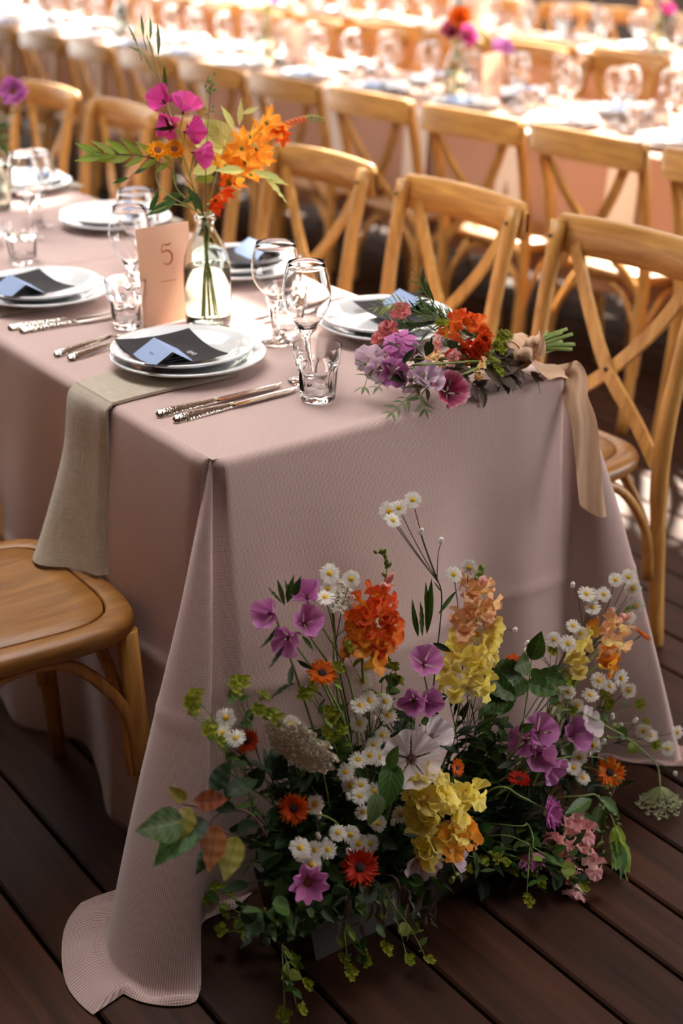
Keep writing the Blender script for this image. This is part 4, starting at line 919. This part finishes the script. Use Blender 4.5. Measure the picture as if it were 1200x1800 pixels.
# ---- mauve godetias, white mallows
def godetia(lab, blooms, mat, size, cnt=4, leaves=(), wd=1.06, name='godetia_stem', tl=.58, dd=0):
    p0 = fp(blooms[0][0], blooms[0][1]); bb = base(p0); P = Plant(name, lab, 'flower', bb, GF)
    for (x, y, n) in blooms:
        p = fp(x, y, dd+K.uniform(-.01, .01)); n = V(n) if n else face(.3, .4); droopstem(P, p-n.normalized()*.004, r0=.0022, r1=.0014); P.open5(p, n, mat, size, cnt, tl+K.uniform(-.1, .2), K.uniform(0, 3), .09, wd)
    for (x, y, dx, dy) in leaves: a = fp(x, y, .01); e = fp(x+dx, y+dy, -.005); P.leaf(a, e-a, (e-a).length*1.1, L_MID if y < 1130 else L_DARK, 'narrow' if (e-a).length > .04 else 'lance', up=CAMD+jit(.5))
    P.done()
godetia('mauve godetia with dark leaves at upper left of the floor flowers', [(533, 1096, (-.1, -.8, .55)), (540, 1054, (-.3, -.3, .9)), (480, 1080, (-.9, -.2, .5)), (508, 1118, (-.6, -.6, .1))], P_MAUVE, .032, 4, [(500, 1065, -12, -44), (505, 1060, 8, -42), (508, 1055, 20, -40), (495, 1060, -20, -30), (488, 1100, -18, 34), (500, 1135, -30, 38), (530, 1118, 22, 22), (512, 1170, -6, 40), (520, 1200, -42, 14), (522, 1160, 26, 18), (505, 1050, -6, -30), (515, 1050, 14, -30)])
godetia('single mauve godetia cup at the centre, left of the peach snapdragon', [(744, 1168, (-.2, -.6, .8))], P_MAUVE, .032, 4, [(742, 1120, -6, -60), (750, 1115, 8, -90), (735, 1120, -10, -50), (755, 1100, -6, -60), (770, 1080, 30, -40), (760, 1130, 34, 16)])
godetia('half hidden mauve godetia just above the white mallow', [(744, 1232, (0, -.8, .3)), (728, 1228, (-.7, -.6, .2))], P_MAUVE, .032, 4, [(725, 1250, -20, 30)])
godetia('cluster of mauve godetias at right beside white daisies', [(944, 1288, (-.2, -.7, .7)), (1003, 1294, (.1, -.8, .5)), (945, 1322, (-.3, -.8, .2)), (960, 1342, (0, -.8, -.2)), (925, 1300, (-.8, -.5, .3))], P_MAUVE, .036, 4, [(985, 1300, 12, -40), (975, 1330, -14, 26), (905, 1340, -34, 10), (930, 1370, 4, 50)])
godetia('large white mallow with a dark eye above the yellow snapdragon', [(722, 1334, (-.45, -.75, .45))], P_WMALLOW, .047, 5, (), .95, 'mallow_stem', .22, -.035)
godetia('smaller white mallow behind the large one', [(752, 1300, (.3, -.5, .75))], P_WMALLOW, .040, 5, [(800, 1290, 36, -16)], .8, 'mallow_stem', .5)
godetia('white mallow tucked behind the right mauve godetias', [(1024, 1276, (.5, -.6, .5))], P_WMALLOW, .036, 5, (), .95, 'mallow_stem', .5)
godetia('faded white mallow hanging under the yellow snapdragon', [(738, 1505, (-.3, -.7, -.2)), (788, 1498, (.6, -.7, .1))], P_LILAC, .036, 5, (), .9, 'mallow_stem', .4)
# ---- orange calendulas
for lab, x, y, n, me, sc in (('orange calendula at upper left under the mauve godetia', 566, 1184, (-.1, -.5, .9), ME_CAL, 1.15), ('orange calendula at left, left of a single daisy', 516, 1421, (-.45, -.8, .35), ME_CAL, 1.15), ('red orange shaggy flower at bottom centre', 632, 1525, (-.3, -.75, .55), ME_CALR, 1.45), ('large orange calendula at right with dark centre', 1071, 1358, (-.3, -.7, .65), ME_CAL, 1.35), ('small orange flower seen from its side, left of the pink bloom at right', 912, 1370, (.0, -.1, 1), ME_CALR, 1.0), ('bright orange calendula at the upper right tip', 1127, 1116, (.6, -.2, .8), ME_CAL, .95), ('orange calendula half hidden behind mint leaves', 905, 1166, (.0, -.4, 1), ME_CAL, .95), ('red orange flower behind the left daisies', 432, 1302, (-.2, -.9, .2), ME_CALR, .95), ('orange flower deep in the middle, right of the white mallow', 803, 1350, (.2, -.8, .4), ME_CAL, .75)):
    p = fp(x, y, .01 if 'behind' in lab or 'deep' in lab else -.005); P = Plant('calendula_stem', lab, 'flower', base(p), GF); droopstem(P, p-V(n).normalized()*.003, r0=.002, r1=.0015); P.ray(p, n, me, ME_CALD, sc); P.done()
# ---- pink cosmos and scabious
p = fp(540, 1550, -.01); P = Plant('cosmos_stem', 'pink cosmos with rust centre at lower left under daisies', 'flower', base(p), GF); droopstem(P, p); o = P.open5(p, (-.35, -.85, .25), P_PINK, .032, 9, .18, .2, .03, .55, ME_RUSTD, .08); P.done()
p = fp(961, 1430, -.01); P = Plant('pink_scabious_stem', 'double pink bloom turned right, above the pink snapdragon', 'flower', base(p), GF); P.stem([P.B, fp(870, 1385), fp(915, 1400), p-V((-.3, -.2, 0))*.02], .0018, .0014); P.ray(p, (.35, -.75, .25), ME_SCAB, ME_GREEND, 1.15); P.done()
p = fp(932, 1512, -.02); P = Plant('pink_scabious_stem', 'pink bloom nodding downward on a hooked stem at lower right', 'flower', base(p), GF); P.stem([P.B, fp(905, 1452), fp(925, 1447), fp(936, 1470, -.02), fp(935, 1500, -.02)], .0016, .0012); P.ray(fp(934, 1502, -.02), (.05, .1, 1), ME_SCABH, ME_GREEND, 1.2); P.done()
# ---- snapdragons: spikes of ruffled florets
def snap(lab, axis, mats, n, rad, sc=1.0, tip=None, dl=0, out=.8):
    A = [fp(x, y, dl) for x, y in axis]; bb = base(A[-1]); P = Plant('snapdragon_stem', lab, 'flower', bb, GF); L = cr(A, 10)
    P.stem([bb, bb.lerp(A[-1], .5)+V((0, -.01, .01))]+list(reversed(A)), .0024, .0016, 5)
    for k in range(n):
        t = (k+.5)/n; p = L[min(len(L)-1, int(t*len(L)))]; a = k*2.39996; r = rad*lerp(.45, 1, min(1, t*2.2))
        ax = (L[-1]-L[0]).normalized(); e1 = ax.cross(CAMD).normalized(); o = e1*math.cos(a)+CAMD*(abs(math.sin(a))*.95-.1); o = o-ax*.12
        m = mats[min(len(mats)-1, int((t+K.uniform(-.12, .12))*len(mats)))] if t > .08 else mats[0]
        P.floret(p+o*r*.5+jit(.006), o*out+V((0, 0, .15))+jit(.25), m, sc*lerp(.8, 1.15, min(1, t*2))*K.uniform(.9, 1.1))
    if tip:
        Tp = [fp(x, y, dl) for x, y in tip]; P.stem([A[0]]+Tp, .0015, .001)
        LT = cr([A[0]]+Tp, 6); N = len(LT)
        for k in range(10):
            i = int((k+.5)/10*N); P.put('bud', (ME_KBUD if k < 3 else ME_GBUD), aim(LT[min(i, N-1)]+jit(.003), V((K.uniform(-1, 1), -.4, .6)), 0, lerp(1.1, .8, k/10)*sc))
    P.done()
snap('orange snapdragon with a curled green bud tip', [(668, 1050), (660, 1085), (650, 1125), (636, 1165)], [P_SNAPO, P_SNAPO, P_SNAPO, P_SNAPA, P_SNAPA], 21, .022, 1.4, [(676, 1020), (680, 995), (672, 975), (660, 970)])
snap('peach to yellow snapdragon, tall at centre', [(838, 1035), (838, 1080), (832, 1130), (822, 1180), (812, 1215)], [P_SNAPP, P_SNAPP, P_SNAPP, P_SNAPY, P_SNAPY, P_SNAPY], 24, .025, 1.45, [(836, 1015), (842, 1000)])
snap('peach snapdragon leaning right, at upper right', [(1088, 1095), (1070, 1120), (1045, 1150), (1015, 1190)], [P_SNAPP, P_SNAPP, P_SNAPA, P_SNAPY], 12, .030, 1.4, [(1105, 1070), (1132, 1066)])
snap('big yellow snapdragon in front, shading to orange at its lower end', [(742, 1375), (750, 1410), (770, 1450), (782, 1490), (790, 1505)], [P_SNAPY, P_SNAPY, P_SNAPY, P_SNAPY, P_SNAPA], 22, .032, 1.55, [(797, 1525), (790, 1550)], -.03)
snap('yellow floret cluster at the right of the big yellow snapdragon', [(808, 1385), (815, 1410), (812, 1430)], [P_SNAPY], 4, .018, 1.6, None, -.03)
snap('dusty pink snapdragon trailing over the trough at lower right', [(955, 1490), (985, 1490), (1005, 1510), (1035, 1550)], [P_SNAPK], 15, .028, 1.4, None, -.01)
snap('dusty pink snapdragon head right above the trailing one', [(990, 1455), (1015, 1475), (1025, 1490)], [P_SNAPK], 9, .024, 1.35, [(1050, 1490), (1058, 1450), (1060, 1420)], .0)
# ---- lace umbels
def umbel(lab, k, x, y, n, sc, via, d=0):
    p = fp(x, y, d); P = Plant('lace_flower_stem', lab, 'flower', base(p), GF); n = V(n).normalized(); q = p-n*.022*sc
    P.stem([P.B]+[fp(*v, d+.02) for v in via]+[q], .0018, .0013); M = aim(q, n, 0, sc); P.put('umbel_rays', UMB[k][0], M); o = P.put('florets', UMB[k][1], M); o['kind'] = 'stuff'; P.done()
umbel('broad white lace umbel drooping at left centre', 0, 519, 1326, -.45*_r-.66*_u-.55*_f, 1.5, [(560, 1320), (545, 1290)], -.02)
umbel('small white lace umbel beside the orange snapdragon tip', 1, 600, 1046, (.1, -.8, .5), 1.05, [(590, 1200), (588, 1110)])
umbel('green white lace umbel nodding at far right on an arched stem', 2, 1160, 1405, (.05, -.05, -1), 1.2, [(975, 1255), (1080, 1285), (1150, 1340)], -.02)
umbel('pale lace umbel deep behind the left daisies', 1, 655, 1150, (0, -.7, .6), .7, [(640, 1250)], .02)
# ---- bupleurum: yellow green heads and round leaves
def bup(lab, heads, floor=False, lv=2):
    pts = [at(x, y, .025+.02*K.random(), 2) if floor else fp(x, y, K.uniform(-.01, .02)) for x, y in heads]; c = sum(pts, V())/len(pts); bb = base(c)
    if floor: bb.y = PY0+.02; bb.z = .08
    P = Plant('bupleurum_stem', lab, 'foliage', bb, GF); node = bb.lerp(c, .68)+V((0, -.01, .035 if floor else .01))
    if floor: node = V((c.x, min(c.y+.05, PY0-.03), .10))
    P.stem([bb, bb.lerp(node, .5)+V((0, -.01, .02)), node], .0014, .001)
    for p in pts:
        n = V((K.uniform(-.4, .4), -.5, .7))+jit(.3); P.stem([node, node.lerp(p, .6)+V((0, 0, .01)), p], .0009, .0006, 4); P.put('flower_head', ME_BUP[K.randrange(3)], aim(p, n, 0, K.uniform(.9, 1.25)))
        for k in range(lv): P.leaf(node.lerp(p, K.uniform(.3, .9))+V((0, 0, .004)), jit(1)+V((0, -.5, .3)), K.uniform(.016, .026), K.choice([L_MID, L_LIME]), 'round' if k % 2 else 'ovate')
    P.done()
for lab, hs in (('lime bupleurum reaching past the cloth corner fold at left', [(335, 1240), (345, 1228), (331, 1255)]), ('lime bupleurum above the three left daisies', [(412, 1208), (425, 1202), (405, 1218)]), ('lime bupleurum behind the left daisies', [(456, 1230), (470, 1262), (484, 1268), (452, 1245)]), ('lime bupleurum low beside the left daisies', [(372, 1285), (365, 1290), (380, 1305)]), ('lime bupleurum under the left orange calendula', [(540, 1208), (535, 1218), (588, 1175)]), ('lime bupleurum at centre left, left of the daisies', [(578, 1255), (590, 1258), (570, 1290), (585, 1300), (600, 1285)]), ('lime bupleurum under the orange snapdragon', [(605, 1142), (690, 1175), (685, 1195), (672, 1170), (693, 1200)]), ('lime bupleurum at right above the mauve blooms', [(985, 1185), (975, 1195), (968, 1147), (1000, 1200), (1006, 1252), (990, 1205)]), ('lime bupleurum between the right daisies', [(1058, 1228), (1062, 1245), (1070, 1238), (1117, 1240), (1130, 1272), (1146, 1312)]), ('lime bupleurum at lower right above the trough', [(888, 1520), (895, 1535), (870, 1510), (930, 1540)]), ('lime bupleurum right of the orange snapdragon end', [(812, 1530), (845, 1515), (808, 1540)])): bup(lab, hs)
for lab, hs in (('trailing bupleurum over the floor at left, by the cloth fold', [(382, 1640), (390, 1610), (372, 1560), (395, 1570), (360, 1580), (432, 1605)]), ('trailing bupleurum over the floor left of the trough corner', [(478, 1640), (455, 1610), (470, 1565), (452, 1520)]), ('longest trailing bupleurum, reaching the bottom of the picture', [(500, 1778), (522, 1775), (535, 1732), (512, 1690)]), ('trailing bupleurum in front of the trough middle', [(600, 1690), (612, 1710), (630, 1680), (645, 1695)]), ('trailing bupleurum in front of the trough, right of the middle one', [(672, 1670), (715, 1685), (752, 1692), (728, 1630)]), ('trailing bupleurum at the right of the trough', [(925, 1585), (945, 1560), (1020, 1560)]), ('trailing bupleurum under the pink cosmos', [(575, 1570), (590, 1600), (620, 1620), (560, 1610)])): bup(lab, hs, True, 3)
# ---- leafy branches
P = Plant('beech_sprig', 'beech sprig with green, yellow and rusty toothed leaves at far left', 'foliage', base(fp(420, 1450)), GF, G_BROWN)
P.stem([P.B, fp(450, 1440), fp(390, 1425), fp(345, 1418), fp(310, 1410)], .002, .001); P.stem([fp(390, 1425), fp(370, 1450), fp(420, 1470)], .0012, .0008)
for (x, y, dx, dy, m) in ((322, 1445, -64, 12, L_MID), (335, 1420, -22, 46, L_YEL), (340, 1455, -48, 40, L_MID), (352, 1415, 2, 0, L_MID), (325, 1408, -18, -16, L_YEL), (340, 1408, 44, -2, L_RUST), (380, 1450, -10, 62, L_RUST), (415, 1470, -16, 60, L_YEL), (370, 1390, 26, -40, L_DARK), (378, 1410, 30, 14, L_DARK), (360, 1440, -30, 34, L_DARK), (400, 1400, 40, -30, L_DARK), (365, 1490, -10, 34, L_DARK)):
    if dx*dx+dy*dy < 50: continue
    a = fp(x, y, -.01); e = fp(x+dx, y+dy, -.015); P.leaf(a, e-a, (e-a).length*1.35, m, 'toothed', 0, up=CAMD+jit(.35))
P.done()
P = Plant('mint_sprig', 'mint sprig with broad ribbed leaves above the right mauve blooms', 'foliage', base(fp(930, 1190)), GF)
P.stem([P.B, fp(905, 1320), fp(925, 1230), fp(935, 1150)], .002, .0012)
for (x, y, dx, dy) in ((935, 1160, 14, -42), (930, 1165, -26, 8), (940, 1185, 44, 12), (915, 1200, -58, -10), (925, 1200, 44, 16), (920, 1190, -34, 26), (930, 1210, 30, 4), (885, 1255, -8, -60), (912, 1285, 22, -10), (885, 1215, -24, 30), (935, 1175, 20, 26)): a = fp(x, y, -.005); e = fp(x+dx, y+dy, -.02); P.leaf(a, e-a, (e-a).length*1.25, L_MID, 'toothed', up=CAMD+jit(.4))
P.done()
P = Plant('heart_leaf_stem', 'stem with broad heart-shaped leaves left of the white mallow', 'foliage', base(fp(690, 1380)), GF)
P.stem([P.B, fp(680, 1440), fp(695, 1370), fp(705, 1330)], .002, .0014)
for (x, y, dx, dy) in ((690, 1340, -8, 70), (684, 1352, 14, -36), (665, 1395, -10, 44)): a = fp(x, y, -.03); e = fp(x+dx, y+dy, -.04); P.leaf(a, e-a, (e-a).length*1.15, L_MID, 'ovate', 0, up=CAMD+jit(.3))
P.done()
P = Plant('vine_leaf_sprig', 'drooping sprig of pointed bright leaves at right under the orange flower', 'foliage', base(fp(1060, 1420)), GF)
P.stem([P.B, fp(1010, 1400), fp(1050, 1400), fp(1080, 1450), fp(1085, 1500)], .002, .001)
for (x, y, dx, dy) in ((1050, 1400, 50, 30), (1055, 1402, 4, 60), (1060, 1410, -22, 40), (1075, 1440, 16, 60), (1082, 1480, -8, 50), (1085, 1470, 22, 56), (1040, 1405, -44, 24), (1085, 1450, 0, 50), (1010, 1420, 40, 40), (1090, 1480, 8, 50)): a = fp(x, y, -.01); e = fp(x+dx, y+dy, -.02); P.leaf(a, e-a, (e-a).length*1.15, K.choice([L_MID, L_LIME]), 'lance', up=CAMD+jit(.5))
P.done()
P = Plant('dark_leaf_branch', 'wine dark leafy branch hanging in front of the trough', 'foliage', base(fp(700, 1560)), GF, G_BROWN)
P.stem([P.B, fp(690, 1540), fp(700, 1585), fp(680, 1610)], .002, .001); P.stem([fp(698, 1560), fp(730, 1570), fp(755, 1600)], .0014, .0009)
for k in range(34): a = fp(K.uniform(600, 770), K.uniform(1545, 1625), -.01); P.leaf(a, V((K.uniform(-.5, .5), -.2, -.9)), K.uniform(.025, .042), L_PURP, 'lance', up=CAMD+jit(.5))
P.done()
P = Plant('dark_bud_spray', 'thin arching seed spray across the lower right snapdragons', 'foliage', base(fp(1000, 1350)), GF)
P.stem([P.B, fp(930, 1350), fp(1040, 1330), fp(1085, 1360), fp(1060, 1430)], .0012, .0007)
for k in range(22): P.put('bud', ME_GBUD, aim(fp(lerp(1050, 1090, K.random()), lerp(1340, 1500, k/21), -.02), jit(1), 0, .8))
P.done()
# ---- filler foliage between the blooms
KF = random.Random(11)
MARKS = [(400, 1285, 'the three left daisies'), (516, 1421, 'the left orange calendula'), (516, 1330, 'the drooping lace umbel'), (345, 1440, 'the beech leaves'), (540, 1550, 'the pink cosmos'), (632, 1525, 'the shaggy red flower'), (640, 1400, 'the middle daisies'), (655, 1260, 'the upper middle daisies'), (722, 1334, 'the white mallow'), (760, 1430, 'the yellow snapdragon'), (805, 1350, 'the deep orange flower'), (830, 1230, 'the daisy buds'), (920, 1200, 'the mint leaves'), (912, 1370, 'the side-on red flower'), (950, 1310, 'the mauve cluster'), (961, 1430, 'the double pink bloom'), (932, 1512, 'the nodding pink bloom'), (1005, 1500, 'the pink snapdragons'), (1071, 1358, 'the large right calendula'), (1080, 1450, 'the vine leaves'), (850, 1530, 'the trough end'), (440, 1520, 'the left trailing stems'), (590, 1300, 'the lime heads'), (700, 1590, 'the wine dark branch')]
def mark(x, y): return min(MARKS, key=lambda m: (m[0]-x)**2+(m[1]-y)**2)[2]
for k in range(190):
    while True:
        x, y = KF.uniform(385, 1090), KF.uniform(1215, 1590)
        if ((x-730)/370)**2+((y-1430)/215)**2 < 1: break
    if y > 1560 and x > 640: y -= 60
    p = fp(x, y, .045); b = base(p, .1); kind = k % 4
    lab = ['dark broad-leaved sprig', 'dark long-leaved sprig', 'fresh green sprig', 'fine feathery sprig'][kind]+' in the floor flowers near '+mark(x, y)
    P = Plant('filler_sprig', lab, 'foliage', b, 'filler foliage in the floor arrangement', G_STEMD)
    L = P.stem([b, b.lerp(p, .5)+V((0, -.015, .03)), p], .0015, .0008, 5); N = len(L)
    mat, sh, sz, n = [(L_DARK, 'ovate', .044, 9), (L_DARK, 'lance', .054, 10), (L_MID, 'ovate', .038, 9), (L_MID, 'narrow', .034, 14)][kind]
    for i in range(n):
        t = lerp(.25, 1, i/(n-1)); q = L[min(N-1, int(t*(N-1)))]; P.leaf(q, V((KF.uniform(-1, 1), KF.uniform(-.9, .3), KF.uniform(-.35, .8))), sz*KF.uniform(.7, 1.15), mat, sh)
    P.done()

for k in range(30): # low trailing sprigs hiding the front of the trough
    x, y = KF.uniform(400, 850), 0; y = lerp(1640, 1570, (x-400)/450)+KF.uniform(-55, 10); p = fp(x, y, -.005); b = V((min(PX1-.03, max(PX0+.02, p.x+.03)), PY0+.025, .085))
    P = Plant('trailing_sprig', ['dark', 'green'][k % 2]+' '+['broad-leaved', 'slim-leaved', 'round-leaved'][k % 3]+' sprig trailing over the trough near '+mark(x, y), 'foliage', b, 'trailing sprigs over the trough', G_STEMD)
    L = P.stem([b, V((lerp(b.x, p.x, .4), PY0-.012, .115)), p], .0014, .0007, 6); N = len(L)
    for i in range(10):
        q = L[min(N-1, int(lerp(.3, 1, i/9)*(N-1)))]; P.leaf(q, V((KF.uniform(-1, 1), KF.uniform(-.9, .1), KF.uniform(-.7, .5))), KF.uniform(.02, .034), [L_DARK, L_MID][k % 2], ['ovate', 'lance', 'round'][k % 3])
    P.done()
# ------------------------------------------------------------------ settings, glasses and flowers on the tables behind
def row(t, nm, y0, y1, step, detail):
    xn, xf = t[0]+.185, t[1]-.185; k = 0; y = y0
    while y < y1:
        far = f'{ORD[min(k, 16)]} from the right'
        for s, x in ((1, xn), (-1, xf)):
            sd = 'near' if s > 0 else 'far'; yy = y+(.05 if s < 0 else 0)
            if detail:
                solo('dinner_plate', ME_PL, f'lower plate, {sd} side of the {nm} table, {far}', 'plate', (x, yy, ZT+.0006), 0, f'plates on the {nm} table')
                solo('starter_plate', ME_PU, f'upper plate, {sd} side of the {nm} table, {far}', 'plate', (x, yy, ZT+.0101), 0, f'plates on the {nm} table')
                if s > 0 or True: solo('place_card', ME_TENT, f'blue place card, {sd} side of the {nm} table, {far}', 'place card', (x-.02*s, yy, ZT+.0165), PI/2+K.uniform(-.2, .2), f'place cards on the {nm} table')
                if s > 0: solo('hanging_napkin', ME_HANG, f'pale napkin over the edge of the {nm} table, {far}', 'napkin', (t[0], yy+.02, 0), 0, f'napkins hanging from the {nm} table')
            else:
                solo('dinner_plate', ME_PL, f'blurred plate, {sd} side of the {nm} table, {far}', 'plate', (x, yy, ZT+.0006), 0, f'plates on the {nm} table')
            gx = x+s*.14; gy = yy-s*.17
            solo('wine_glass', ME_W1B, f'narrow wine glass, {sd} side of the {nm} table, {far}', 'wine glass', (gx+K.uniform(-.02, .02), gy, ZT), 0, f'wine glasses on the {nm} table')
            solo('wine_glass', ME_W2B, f'round wine glass, {sd} side of the {nm} table, {far}', 'wine glass', (gx+s*.05, gy+s*.10, ZT), 0, f'wine glasses on the {nm} table')
            solo('tumbler', ME_TBB, f'blurred tumbler, {sd} side of the {nm} table, {far}', 'tumbler', (gx-.03*s, gy-.07*s, ZT), 0, f'tumblers on the {nm} table')
        y += step; k += 1
ME_W1B, ME_W2B, ME_TBB = ME_W1, ME_W2, ME_TB
def hangm():
    def f(u, v):
        y = (u-.5)*.13; s = v*.36
        if s < .03: return (.03-s-.018, y, TZ+.0045)
        d = s-.03; return (-.021-.02*(d/.33)-.006*math.sin(u*7), y*(1+.1*d), TZ-.006-d*.9)
    return MB().grid(f, 8, 24, 0, lambda u, v: (u*.13, v*.36)).grid(lambda u, v: V(f(1-u, v))+V((.002, 0, -.001)), 8, 24, 0, lambda u, v: (u*.13, v*.36)).mesh('hanging_napkin', plain('white linen', C(232, 222, 212), .8))
ME_HANG = hangm()
row(T2, 'second', .95, 7.6, .53, True); row(T3, 'third', 1.35, 9.2, .56, False); row(T4, 'fourth', 7.0, 12.5, .6, False)
ME_CARD2 = MB().box((0, 0, .094), (.115, .0012, .188)).mesh('number_card', M_CARD, False)
def far_vase(x, y, lab, cols, grp, hgt=.42, card=True):
    v = thing('bottle_vase', f'bottle vase {lab}', 'vase', (x, y, ZT), 0, 'bottle vases on the tables behind'); obj('bottle', ME_VASE, v); obj('water', ME_WAT, v)
    if card: solo('number_card', ME_CARD2, f'blush number card beside the vase {lab}', 'number card', (x+.04, y-.17, ZT), .15, 'number cards on the tables behind')
    for k, (dx, dz, col, kind) in enumerate(cols):
        b = V((x, y, ZT+.02)); m = V((x, y, ZT+.205)); e = V((x+dx*.83, y-dx*.6, ZT+dz-.06))
        P = Plant('vase_flower', ['tallest', 'second', 'third', 'fourth', 'fifth', 'sixth'][k]+f' stem in the vase {lab}', 'flower', b, grp); L = P.stem([b, m, m.lerp(e, .5)+V((0, 0, .02)), e], .002, .0014)
        n = V((-.4, -.6, .6))+jit(.3)
        if kind == 'o': P.open5(e, n, col, .052, 5, .5, 0, .08, 1.1); P.open5(e, n, col, .036, 5, .9, .5, .08, 1.1)
        elif kind == 'r': P.ray(e, n, col, ME_RUSTD, 1.4)
        elif kind == 'l':
            for i in range(9): P.leaf(L[-1-i*2], V((K.uniform(-1, 1), K.uniform(-1, 1), .5)), .05, col, 'lance')
        for i in range(2): P.leaf(L[10+i*3], V((K.uniform(-1, 1), K.uniform(-1, 1), .5)), .05, L_MID, 'lance')
        P.done()
GB = 'flowers in the vases behind'
far_vase(2.73, 2.72, 'with dark red blooms on the second table', [(.01, .36, P_ORANGE, 'o'), (-.02, .31, P_BURG, 'o'), (.03, .29, P_HOTPINK, 'o'), (.12, .30, L_LIME, 'l'), (.17, .24, P_MAUVE, 'o')], GB)
far_vase(2.78, 4.15, 'of green sprigs on the second table', [(.0, .36, L_LIME, 'l'), (.05, .33, P_MAUVE, 'o'), (-.05, .30, L_LIME, 'l')], GB)
far_vase(2.78, 5.6, 'of orange blooms at the left of the second table', [(.0, .36, L_LIME, 'l'), (.05, .33, P_ORANGE, 'o'), (-.05, .30, P_PINK, 'o')], GB)
far_vase(4.55, 3.35, 'of salmon and lime flowers on the third table', [(-.05, .34, P_BLUSH, 'o'), (.08, .42, L_LIME, 'l'), (.12, .36, L_PALE, 'l'), (.02, .26, P_HOTPINK, 'o'), (-.08, .28, P_SNAPP, 'o')], GB)
far_vase(4.55, 4.9, 'with one orange bloom on the third table', [(.06, .37, ME_CAL, 'r'), (.0, .36, P_WHITE, 'o'), (-.06, .3, L_LIME, 'l')], GB)
far_vase(4.55, 6.6, 'of lime sprigs on the third table', [(.06, .37, L_LIME, 'l'), (.0, .36, P_PINK, 'o'), (-.06, .3, P_MAUVE, 'o')], GB)
far_vase(4.55, 8.4, 'of pink flowers at the left of the third table', [(.06, .37, L_LIME, 'l'), (.0, .36, P_PINK, 'o'), (-.06, .3, P_MAUVE, 'o')], GB)
far_vase(6.35, 8.4, 'of mixed flowers on the fourth table', [(.06, .37, L_LIME, 'l'), (.0, .36, P_PINK, 'o'), (-.06, .3, P_ORANGE, 'o')], GB)
far_vase(.44, 1.83, 'at the left end of the front table', [(-.03, .22, P_LILAC, 'o'), (.05, .2, L_MID, 'l')], 'stems in the left vase of the front table', card=False)
P = Plant('pink_pompom_stem', 'round pink flower with dark eye standing at the left frame edge', 'flower', (.44, 1.83, ZT+.02), 'stems in the left vase of the front table')
e = at(23, 162, 1.80); P.stem([P.B, V((.44, 1.83, ZT+.205)), e-V((0, 0, .05)), e], .002, .0016); P.ray(e, (-.4, -.75, .35), ME_SCAB, ME_RUSTD, 1.5); P.done()
# back wall with posts, dark, beyond the last table
tag(obj('wall_back', MB().box((10.6, 8, 1.55), (.12, 18, 3.1)).mesh('wall_back', M_WALL, False)), kind='structure')
tag(obj('shade_wall_front', MB().box((.3, -3.5, 1.55), (6.8, .12, 3.1)).mesh('shade_wall_front', M_WALL, False)), kind='structure')  # unseen wall added behind the camera to cut the front light
for k, (x, y) in enumerate(((8.6, 4.6), (8.6, 9.4))):
    tag(obj('trim_%d' % (k+1), MB().box((x, y, 1.55), (.2, .2, 3.1)).mesh('post', M_POST, False)), kind='structure')
